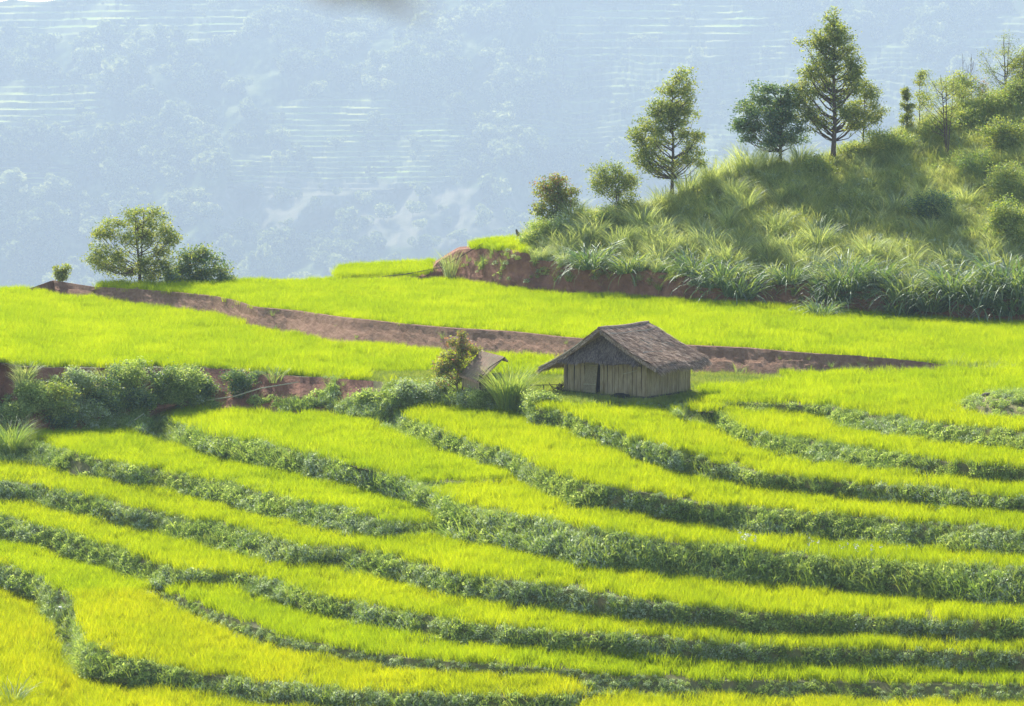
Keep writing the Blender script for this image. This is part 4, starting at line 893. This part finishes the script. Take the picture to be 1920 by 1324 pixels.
m = MB(); m.add(*tube([hp(-.05, -.09, .13), hp(WA * .5, -.11, .10), hp(WA + .05, -.09, .14)], .05, 6)); m.add(*tube([hp(-.1, -.05, .14), hp(-.1, WB * .5, .12), hp(-.07, WB + .1, .10)], .05, 6)); m.add(*tube([hp(-.12, .4, .02), hp(-.16, WB * .6, .0), hp(-.12, WB + .15, -.02)], .05, 6)); m.build('base_beam', M['deadwood'], hut)
m = MB(); hbox(m, .2, WA - .1, -.42, -.13, -.2, .06); m.build('plinth', M['mud'], hut)
m = MB(); m.add(*tube([hp(.3, -.08, 1.72), hp(2.2, -.10, 1.70)], .03, 6)); m.build('lintel_pole', M['bamboo_pole'], hut)
m = MB(); m.add(*tube([hp(.45, -.10, 1.32), hp(1.2, -.12, 1.12)], .013, 5)); m.build('batten', M['bamboo_pole'], hut)
# roof: two thatched slopes with sagging ridge and ragged lower edges
AM = WA * .5
RB0, RB1 = -.55, 3.42
def ridge(b): q = (b - RB0) / (RB1 - RB0); return 3.16 - .07 * math.sin(math.pi * q) - .03 * q
def slope_pt(side, u, b):
    """u 0 at the ridge, 1 at the eave"""
    wd = 3.18 if side < 0 else 3.2
    ez = (1.62 if side < 0 else 1.22)
    z = ridge(b) * (1 - u) + (ez + .06 * math.sin(b * 2.1)) * u - .16 * math.sin(math.pi * u) * (1.0 if side > 0 else .55)
    a = AM + side * wd * u
    # the lower corners flare out and droop
    bb = b + (b - (RB0 + RB1) / 2) * .06 * u
    return a, bb, z
roof = None
def roof_slope(side, name):
    m = MB(); nu, nb = 12, 18; th = .17
    top = np.array([hp(*slope_pt(side, i / nu, RB0 + (RB1 - RB0) * j / nb)) for i in range(nu + 1) for j in range(nb + 1)])
    top[:, 2] += .05 * fbm(top[:, 0] * 2, top[:, 1] * 2, 3, 3)
    bot = top.copy(); bot[:, 2] -= th
    n = (nu + 1) * (nb + 1); idx = np.arange(n).reshape(nu + 1, nb + 1)
    f = []
    for i in range(nu):
        for j in range(nb):
            q = [idx[i, j], idx[i + 1, j], idx[i + 1, j + 1], idx[i, j + 1]]; f.append(q); f.append([x + n for x in q[::-1]])
    for i in range(nu): f.append([idx[i, 0], idx[i, 0] + n, idx[i + 1, 0] + n, idx[i + 1, 0]]); f.append([idx[i, nb], idx[i + 1, nb], idx[i + 1, nb] + n, idx[i, nb] + n])
    for j in range(nb): f.append([idx[nu, j], idx[nu, j] + n, idx[nu, j + 1] + n, idx[nu, j + 1]])
    m.add(np.concatenate([top, bot]), [[int(a) for a in q] for q in f])
    # straws laid down the slope in courses
    ns = 6500; V = []; Fs = []; k = 0
    for s_ in range(ns):
        u0 = rg.uniform(-.02, .93); b0 = rg.uniform(RB0 - .02, RB1 + .02); ln = rg.uniform(.12, .22) * (1 if u0 < .85 else .8); u1 = u0 + ln
        db = rg.normal(0, .05); 
        def Q(u, b, lift):
            a, bb, z = slope_pt(side, max(0, min(u, 1.03)), b); p = hp(a, bb, z); p[2] += lift - (max(0, u - 1.0)) * 1.2; return np.array(p)
        p0 = Q(u0, b0, .01); p1 = Q(u0 + ln * .55, b0 + db * .6, .04 + abs(rg.normal(0, .02))); p2 = Q(u1, b0 + db, .055 + abs(rg.normal(0, .05)))
        w_ = rg.uniform(.009, .024); sd_ = np.array([ub.x, ub.y, 0]) * w_
        V += [p0 - sd_, p0 + sd_, p1 - sd_, p1 + sd_, p2]; Fs += [[k, k + 1, k + 3, k + 2], [k + 2, k + 3, k + 4]]; k += 5
    m.add(V, Fs, 1)
    # ragged fringe: along the eave and along the two verges
    V = []; Fs = []; k = 0
    for s_ in range(4200):
        kind = rg.random()
        if kind < .55: u, b = 1.0, rg.uniform(RB0, RB1); out = np.array(hp(side * 1.0, 0, 0))
        else: u = rg.uniform(.0, 1.0); b = RB0 if rg.random() < .6 else RB1; out = np.array(hp(side * .8, -.25 if b == RB0 else .25, 0)); 
        a, bb, z = slope_pt(side, u, b); p = np.array(hp(a, bb, z - rg.uniform(0, th))); L_ = rg.uniform(.06, .44) if kind < .55 else rg.uniform(.05, .13)
        d = out * .8 + rg.normal(0, .22, 3) + [0, 0, -.55]; d /= np.linalg.norm(d); e = p + d * L_; mid = p + d * L_ * .5 + [0, 0, .01]
        w_ = rg.uniform(.008, .016); sd_ = np.array([ub.x, ub.y, 0]) * w_ if kind < .55 else np.array([ua.x, ua.y, .3]) * w_
        V += [p - sd_, p + sd_, mid - sd_ * .8, mid + sd_ * .8, e]; Fs += [[k, k + 1, k + 3, k + 2], [k + 2, k + 3, k + 4]]; k += 5
    m.add(V, Fs, 1)
    return m.build(name, [M['thatch'], M['straw']], hut)
rr_ = roof_slope(-1, 'roof'); rl_ = roof_slope(1, 'roof')
m = MB(); m.add(*tube([hp(AM, b, ridge(b) + .01) for b in np.linspace(RB0 - .03, RB1 + .03, 8)], [.05] + [.09] * 6 + [.05], 8)); m.build('ridge_roll', M['thatch'], rr_, smooth_=True)
def on_slope(side, u, b, lift): a, bb, z = slope_pt(side, u, b); p = hp(a, bb, z); p[2] += lift; return p
m = MB(); m.add(*tube([on_slope(-1, .16 + .01 * math.sin(b * 3), b, .075) for b in np.linspace(RB0 + .05, RB1 - .05, 9)], .02, 5)); m.build('binding_pole', M['straw_pale'], rr_)
m = MB(); m.add(*tube([on_slope(-1, .66 + .03 * (b - .3), b, .08) for b in np.linspace(.0, 1.3, 5)], .014, 5)); m.build('binding_pole', M['straw_pale'], rr_)
m = MB()
for k in range(26):
    u0, b0 = rg.uniform(.33, .55), rg.choice([rg.uniform(.9, 1.5), rg.uniform(2.1, 2.6)]); p = np.array(on_slope(-1, u0, b0, .07)); q = np.array(on_slope(-1, u0 + rg.uniform(-.04, .12), b0 + rg.normal(0, .18), .10)); m.add(*tube([p, q], .008, 4))
m.build('loose_stalks', M['straw_pale'], rr_)
m = MB(); m.add(*tube([on_slope(1, u, RB0 - .06, .02) for u in np.linspace(.25, 1, 7)], .025, 5)); m.build('verge_pole', M['straw_pale'], rl_)
# front skirt of thatch under the gable
m = MB(); nu, nb = 8, 14; top = []
for i in range(nu + 1):
    u = i / nu
    zc = 2.92 * (1 - u) + 1.70 * u; half = min(2.45, max(.05, (3.02 - zc) / 1.5 * 2.55)); bb = .15 * (1 - u) + -.62 * u
    for j in range(nb + 1):
        q = -1 + 2 * j / nb; drop = .06 * math.sin(q * 7) * u - .12 * max(0, q) * u; top.append(hp(AM - .1 * u + half * q, bb, zc + drop))
top = np.array(top); bot = top + np.array(hp(0, .06, -.12)); n = len(top); idx = np.arange(n).reshape(nu + 1, nb + 1); f = []
for i in range(nu):
    for j in range(nb):
        q = [int(x) for x in (idx[i, j], idx[i + 1, j], idx[i + 1, j + 1], idx[i, j + 1])]; f.append(q); f.append([x + n for x in q[::-1]])
for j in range(nb): f.append([int(idx[nu, j]), int(idx[nu, j]) + n, int(idx[nu, j + 1]) + n, int(idx[nu, j + 1])])
for i in range(nu): f.append([int(idx[i, 0]), int(idx[i, 0]) + n, int(idx[i + 1, 0]) + n, int(idx[i + 1, 0])]); f.append([int(idx[i, nb]), int(idx[i + 1, nb]), int(idx[i + 1, nb]) + n, int(idx[i, nb]) + n])
m.add(np.concatenate([top, bot]), f); V = []; Fs = []; k = 0
T3 = top.reshape(nu + 1, nb + 1, 3)
for s_ in range(3000):
    u = rg.uniform(0, 1) ** .8; q = rg.uniform(0, 1); i = min(int(u * nu), nu - 1); j = min(int(q * nb), nb - 1); fu, fq = u * nu - i, q * nb - j
    p = T3[i, j] * (1 - fu) * (1 - fq) + T3[i + 1, j] * fu * (1 - fq) + T3[i, j + 1] * (1 - fu) * fq + T3[i + 1, j + 1] * fu * fq
    L_ = rg.uniform(.15, .30); d = np.array(hp(rg.normal(0, .12), -.5, -.8)); d /= np.linalg.norm(d); e = p + d * L_ + np.array(hp(0, -.03, 0)); w_ = rg.uniform(.008, .016); sd_ = np.array([ua.x, ua.y, 0]) * w_; mid = (p + e) / 2 + np.array(hp(0, -.02, .01))
    V += [p - sd_, p + sd_, mid - sd_, mid + sd_, e]; Fs += [[k, k + 1, k + 3, k + 2], [k + 2, k + 3, k + 4]]; k += 5
m.add(V, Fs, 1); m.build('gable_thatch', [M['shaded_thatch'], M['shaded_straw']], hut)
# sticks leaning at the back left corner
m = MB()
for k in range(30):
    a = WA + rg.uniform(.05, .55); m.add(*tube([hp(a, -.1 + rg.uniform(-.3, .3), rg.uniform(.0, .35)), hp(a + rg.uniform(-.4, .4), rg.uniform(-.4, .6), rg.uniform(.05, .5))], .018, 4))
o = m.build('firewood_pile', M['deadwood'], None, Cc); tag(o, 'small heap of sticks against the left corner of the hut', 'firewood')
# black dog lying at the foot of the front wall, head to the right
def skin_body(name, joints, edges, root_i, mat, loc, rz, label, cat, sub=2):
    me = bpy.data.meshes.new(name); me.from_pydata([j[:3] for j in joints], edges, []); o = bpy.data.objects.new(name, me); COL.objects.link(o)
    md = o.modifiers.new('s', 'SKIN'); md.use_smooth_shade = True
    sv = me.skin_vertices[0].data if me.skin_vertices else None
    if sv is None:
        bpy.context.view_layer.objects.active = o; sv = me.skin_vertices[0].data
    for i, j in enumerate(joints): sv[i].radius = (j[3], j[4] if len(j) > 4 else j[3]); sv[i].use_root = (i == root_i)
    sb = o.modifiers.new('sub', 'SUBSURF'); sb.levels = sub; sb.render_levels = sub
    me.materials.append(mat); o.location = loc; o.rotation_euler = (0, 0, rz); tag(o, label, cat); return o
M['dogfur'] = solid('black_fur', [(.3, (.012, .012, .014)), (.7, (.03, .03, .034))], 12, .7, .5, 60)
J = [(-.42, 0, .10, .085), (-.22, 0, .12, .12, .11), (.02, 0, .13, .125, .12), (.20, 0, .13, .11), (.34, -.02, .14, .07), (.44, -.04, .13, .065, .06), (.53, -.05, .10, .035, .03), (.58, -.055, .09, .022),
     (-.36, -.10, .07, .07), (-.22, -.20, .05, .04), (-.34, -.26, .03, .025), (.20, -.10, .06, .045), (.32, -.17, .03, .028), (.46, -.19, .025, .022), (.20, .10, .06, .045), (.36, .08, .03, .026), (.48, .06, .025, .022), (-.52, .03, .06, .03), (-.62, -.06, .03, .022), (-.60, -.18, .025, .015),
     (.42, -.085, .19, .022), (.42, -.10, .235, .008), (.42, .01, .19, .022), (.42, .02, .235, .008)]
Ed = [(0, 1), (1, 2), (2, 3), (3, 4), (4, 5), (5, 6), (6, 7), (0, 8), (8, 9), (9, 10), (3, 11), (11, 12), (12, 13), (3, 14), (14, 15), (15, 16), (0, 17), (17, 18), (18, 19), (5, 20), (20, 21), (5, 22), (22, 23)]
dv = Cc + ua * 1.15 - ub * .33
try: skin_body('dog', J, Ed, 2, M['dogfur'], dv + Vector((0, 0, .05)), math.atan2(-ua.y, -ua.x), 'black dog lying at the foot of the front wall of the hut', 'dog')
except Exception as ex: print('dog failed', ex)
# ------------------------------------------------------------------ the small shelter left of the hut
sc_ = gp(905, 742, at(905, 742).z); sh = empty('small_shelter', sc_); tag(sh, 'small brown thatched shelter half hidden between the reddish sapling and tall grass', 'shelter')
# local frame: x right in the picture, y away
k_ = math.hypot(sc_.x, sc_.y) / F
def loc(x, y, dy): return [(x - 905) * k_, dy, (742 - y) * k_]
rA, rB = loc(903, 662, 1.2), loc(945, 665, -.6)           # ridge ends
eA, eB = loc(860, 707, 1.05), loc(897, 712, -.75)           # front eave ends
def slab(m, quad, th=.1):
    q = np.array(quad); b = q - [0, 0, th]; m.add(np.concatenate([q, b]), [[0, 1, 2, 3], [7, 6, 5, 4], [0, 4, 5, 1], [1, 5, 6, 2], [2, 6, 7, 3], [3, 7, 4, 0]])
M['thatch_red'] = solid('brown_thatch', [(.25, (.25, .14, .10)), (.5, (.42, .26, .18)), (.78, (.56, .38, .28))], 6, .95, .7, 30)
m = MB(); slab(m, [rA, eA, eB, rB]); V = []; Fs = []; k = 0
rA_, rB_, eA_, eB_ = map(np.array, (rA, rB, eA, eB))
for s_ in range(1800):
    u, q = rg.uniform(0, .95), rg.uniform(-.03, 1.03); p = (rA_ * (1 - q) + rB_ * q) * (1 - u) + (eA_ * (1 - q) + eB_ * q) * u; d = (eA_ - rA_) * (1 - q) + (eB_ - rB_) * q; d = d / np.linalg.norm(d)
    L_ = rg.uniform(.12, .24); e = p + d * L_ + rg.normal(0, .012, 3) + [0, 0, .02]; sd_ = (rB_ - rA_) / np.linalg.norm(rB_ - rA_) * rg.uniform(.006, .012); V += [p - sd_ + [0, 0, .005], p + sd_ + [0, 0, .005], e]; Fs.append([k, k + 1, k + 2]); k += 3
m.add(V, Fs, 1); m.build('roof', [M['thatch_red'], M['dry']], sh)
bA, bB = rA_ + [.2, .15, -.2], rB_ + [.2, .15, -.2]
m = MB(); slab(m, [rB, list(bB), list(bA), rA], .08); m.build('roof', M['thatch'], sh)
m = MB()
def wall(m, p, q, z0, z1, th=.03):
    p = np.array(p, float); q = np.array(q, float); n = max(2, int(np.linalg.norm((q - p)[:2]) / .16))
    for i in range(n):
        a = p + (q - p) * i / n; b = p + (q - p) * (i + .88) / n; nn = np.cross(b - a, [0, 0, 1.0]); nn /= np.linalg.norm(nn)
        pts = [[a[0], a[1], z0], [b[0], b[1], z0], [b[0], b[1], z1], [a[0], a[1], z1]]; pts = np.array(pts); m.add(np.concatenate([pts, pts + nn * th]), [[0, 1, 2, 3], [7, 6, 5, 4], [0, 4, 5, 1], [1, 5, 6, 2], [2, 6, 7, 3], [3, 7, 4, 0]])
f0, f1, f2 = loc(866, 0, 1.1)[:2], loc(900, 0, -.6)[:2], loc(940, 0, .0)[:2]
wall(m, f0, f1, .30, .85); m.build('front_wall', M['plank'], sh)
m = MB(); wall(m, [f1[0] + .03, f1[1], 0], [f2[0], f2[1], 0], .30, 1.05); m.build('side_wall', M['woven'], sh)
for p in (f0, f1, f2, ((f0[0] + f2[0]) / 2, f2[1] + .3)):
    m = MB(); m.add(*tube([[p[0], p[1], -.4], [p[0], p[1], 1.0]], .035, 6)); m.build('leg', M['deadwood'], sh)
m = MB(); m.add(*tube([loc(895, 712, -.8), loc(918, 685, -.72), loc(948, 666, -.64)], .02, 5)); m.build('verge_pole', M['deadwood'], sh)
# ------------------------------------------------------------------ the mountain across the valley
MS = 1.5
MK = 3.0
mx = np.arange(-1140, 3060.1, 6.0); NM = len(mx)
CR = PL([(-1140, -30), (-420, 0), (-60, 3), (0, 4), (20, -1), (45, 2), (70, 4), (95, 2), (115, -2), (150, -16), (230, -45), (400, -60), (2340, -62)])
ys = np.arange(660, -62.1, -MS)
rows_m = []; Dm = MK * 1330 + MK * 60 * fbm(mx / 500, mx * 0, 3, 3); zm = CZ + ray(mx, 660 + 0 * mx)[2] * Dm
def patch_mask(x, y):
    """terraced land on the mountain, as soft patches"""
    def el(cx, cy_, rx, ry, rot=0): 
        dx, dy = x - cx, y - cy_; c, s_ = math.cos(rot), math.sin(rot); u = (dx * c + dy * s_) / rx; v = (-dx * s_ + dy * c) / ry; return 1 - smooth(.75, 1.0, np.sqrt(np.abs(u) ** 3 + np.abs(v) ** 3) + .35 * fbm(x / 60, y / 25, 91, 3))
    A = np.maximum.reduce([el(650, 318, 250, 48, -.06), el(700, 240, 220, 60, .05), el(1260, 60, 250, 62, .0), el(1400, 160, 420, 90), el(1250, 240, 300, 60), el(60, 200, 150, 58), el(40, 335, 120, 34), el(1900, 66, 110, 45), el(210, 40, 280, 44), el(1900, 230, 160, 60), el(1550, 320, 300, 60)])
    Bp = np.maximum(el(700, 400, 330, 66, .05), el(1330, 380, 260, 46))
    return A, Bp
ph = fbm(mx / 420, mx * 0 + 2, 19, 3) * 1.5; cum = 0.0
TM, BM, TR = [], [], [mx * 0]
for k, yv in enumerate(ys):
    yy = np.maximum(yv, CR(mx))
    A, Bp = patch_mask(mx, np.full(NM, yv))
    if k == 0: rows_m.append((yy, Dm.copy())); TM.append(A); BM.append(Bp); continue
    per = 8.5 + 6 * float(vnoise(3.0, yv / 60, 4)); cum = cum + MS / per
    per_ = 7.5 + 7 * vnoise(mx / 900 + 3, yv / 70 + 0 * mx, 4)
    phs = (cum + ph + (.5 + 2.2 * smooth(960, 1060, mx) * float(smooth(90, 130, yv))) * fbm(mx / 90, mx * 0 + yv / 60, 29, 4)) % 1.0
    tr_ = (phs < .20)
    t = np.where(tr_, .08, 2.0) * 1.0
    tt = 1 / ((A > .5) * (1 / (t + .05)) + (A <= .5) * (1 / (.52))) - .05
    py, pD = rows_m[-1]
    zprev = CZ + ray(mx, py)[2] * pD
    Dn = slope_D(mx, yy, pD, zprev, np.maximum(tt, .02)); Dn = np.where(yy < py - .01, Dn, pD + 3)
    # columns may not drift apart: pull towards the neighbourhood
    kk = np.ones(31) / 31; sm = np.convolve(np.pad(Dn, 15, mode='edge'), kk, 'valid'); Dn = Dn * .94 + sm * .06
    rows_m.append((yy, Dn)); TM.append(A); BM.append(Bp); TR.append(((phs < .26) & (A > .5)) * 1.0 * (.1 + 1.2 * vnoise(mx / 45, yv / 5 + mx * 0, 12)) * (1 - .45 * smooth(960, 1060, mx) * float(smooth(90, 130, yv))) * (1 - .5 * float(smooth(130, 100, yv)) * smooth(1450, 1500, mx)))
MY = np.array([r[0] for r in rows_m]); MD = np.array([r[1] for r in rows_m]); TM = np.array(TM); BM = np.array(BM)
MX = np.broadcast_to(mx, MY.shape)
rel = MK * (fbm(MX / 330 + MY / 500, MY / 420, 61, 4) * 150 + fbm(MX / 90 + MY / 200, MY / 110, 67, 4) * 62 * (1 - .85 * TM))
MDd = MD + rel * np.clip((660 - MY) / 120, 0, 1)
past = (MY <= CR(mx)[None, :] + .01)
MP = pt(MX, MY, MDd)
over = np.cumsum(past, axis=0) - 1
MP[..., 2] -= np.where(past, np.clip(over, 0, 400) * .8, 0)
fp = MP[0].copy(); fp[:, 1] -= 120; fp[:, 2] = fp[:, 2].min() - 60
MPf = np.concatenate([fp[None], MP]); nr = MPf.shape[0]; idx = np.arange(nr * NM).reshape(nr, NM)
m = MB(); m.add(MPf, np.stack([idx[:-1, :-1], idx[:-1, 1:], idx[1:, 1:], idx[1:, :-1]], -1).reshape(-1, 4))
mm, nt, out = newmat('mountain_ground')
at_ = nt.nodes.new('ShaderNodeAttribute'); at_.attribute_name = 'farmland'; at2 = nt.nodes.new('ShaderNodeAttribute'); at2.attribute_name = 'drysoil'
v, g = world_pos(nt); cf = ramp(nt, noise(nt, .022, 6, .65, v), [(.3, (.03, .05, .02)), (.52, (.09, .12, .04)), (.7, (.32, .34, .14))])
ca = ramp(nt, noise(nt, .013, 5, .6, v), [(.3, (.30, .42, .08)), (.5, (.48, .55, .12)), (.7, (.55, .50, .16))])
cb = ramp(nt, noise(nt, .05, 6, .7, v), [(.38, (.15, .15, .08)), (.5, (.20, .19, .115)), (.64, (.27, .24, .16))])
sep = nt.nodes.new('ShaderNodeSeparateXYZ'); nt.links.new(g.outputs['True Normal'], sep.inputs[0])
at3 = nt.nodes.new('ShaderNodeAttribute'); at3.attribute_name = 'rice_tread'; flat = at3.outputs['Fac']
ca2 = mixc(nt, flat, ramp(nt, noise(nt, .02, 5, .7, v), [(.35, (.05, .065, .03)), (.6, (.20, .22, .10))]), ca)
c1 = mixc(nt, at_.outputs['Fac'], cf, ca2); c2 = mixc(nt, at2.outputs['Fac'], c1, cb)
b = nt.nodes.new('ShaderNodeBsdfDiffuse'); nt.links.new(c2, b.inputs[0]); nt.links.new(b.outputs[0], out.inputs[0])
mo = m.build('mountain', mm); tag(mo, kind='structure')
a = mo.data.attributes.new('farmland', 'FLOAT', 'POINT'); a.data.foreach_set('value', np.concatenate([TM[:1], TM]).astype(np.float32).ravel())
a = mo.data.attributes.new('drysoil', 'FLOAT', 'POINT'); a.data.foreach_set('value', np.concatenate([BM[:1], BM]).astype(np.float32).ravel())
a = mo.data.attributes.new('rice_tread', 'FLOAT', 'POINT'); a.data.foreach_set('value', np.concatenate([TR[:1], TR]).astype(np.float32).ravel())
# woodland on the mountain
M['far_leaf'] = leafmat('distant_foliage', [(.03, .05, .02), (.16, .19, .06), (.5, .52, .2)], .4, [(.05, .09, .02), (.34, .40, .08), (.8, .8, .3)], .012, 0, .35)
def crown_mesh(seed):
    m = MB(); rg = np.random.default_rng(seed); V = []
    nb = 7
    for k in range(nb):
        c = rg.normal(0, .38, 3) * [1, 1, .7] + [0, 0, .75]; n = 70; u = rg.normal(0, 1, (n, 3)); u /= np.linalg.norm(u, axis=1)[:, None]; V.append(c + u * rg.uniform(.30, .52) * [1, 1, .8])
    C = np.concatenate(V); v, f = leaves(C, .34, .26, 0, rg); m.add(v, f); m.add(*tube([[0, 0, -.4], [0, 0, .7]], [.06, .03], 5)); return m.mesh('far_tree', M['far_leaf'])
FC = protos('far_tree', [crown_mesh(k) for k in range(5)])
rg = np.random.default_rng(77); nF = 24000
fx = rg.uniform(-660, 2580, nF); fy = rg.uniform(-40, 600, nF)
A, Bp = patch_mask(fx, fy); dn = fbm(fx / 60, fy / 40, 88, 4)
keep = (rg.random(nF) < np.where(A > .45, np.where(dn > .10, .30, np.where((fx > 1000) & (fy > 95), .16 * (dn > -.03), .015)), np.where(Bp > .5, .04, (.42 + 3.2 * dn)))) & (fy > CR(fx) - 2)
fx, fy = fx[keep], fy[keep]
ji = np.clip((fx - mx[0]) / 6.0, 0, NM - 1.01).astype(int); ki = np.clip((660 - fy) / MS, 0, len(ys) - 1.01).astype(int)
FP = MP[ki, ji]
sz = np.exp(rg.normal(math.log(3.0 * MK * 1.0), .35, len(FP))) * np.where(A[keep] > .45, .55, 1)
inst('far_woodland', FP, np.stack([0 * sz, 0 * sz, rg.uniform(0, 6.28, len(sz))], 1), np.stack([sz, sz, sz * rg.uniform(.8, 1.3, len(sz))], 1), rg.integers(0, 5, len(sz)), FC, 'hazy woodland covering the mountain across the valley', 'woodland')
# ------------------------------------------------------------------ twig with withered leaves close above the lens, part of a tree beside the viewpoint
tw = empty('overhanging_tree', (2.4, .6, 16.3)); tag(tw, 'blurred branch tip with withered brown leaves hanging into the top of the view', 'tree')
off = np.array([2.4, .6, 16.3]); Dn = 1.5
tipw = pt(676, -24, Dn)
m = MB(); m.add(*tube([np.array([0, 0, -.3]), np.array([.1, .2, 2]), np.array([-.1, .8, 3.2]), np.array(tipw + [0.35, .1, .55]) - off, np.array(tipw + [.06, 0, .12]) - off, np.array(tipw) - off], [.12, .09, .05, .02, .006, .003], 7)); m.build('trunk', M['bark'], tw)
rg = np.random.default_rng(6); m = MB()
C = tipw[None] - off + rg.normal(0, 1, (14, 3)) * [.014, .012, .004] + [0, 0, .006]
m.add(*leaves(tipw[None] - off + (C - tipw[None] + off) * .75, .038, .017, .1, rg)); m.build('crown', M['dry'], tw)
# ------------------------------------------------------------------ haze
m = MB(); m.add(*box((0, 3600, -200), 5400, 7500, 680)); hm, nt, out = newmat('haze_air')
pv = nt.nodes.new('ShaderNodeVolumePrincipled'); pv.inputs['Color'].default_value = (.575, .70, .83, 1); pv.inputs['Density'].default_value = .00022; pv.inputs['Anisotropy'].default_value = .1
nt.links.new(pv.outputs[0], out.inputs['Volume']); hz_o = m.build('haze', hm); tag(hz_o, 'thin blue haze filling the valley', 'haze', kind='stuff')
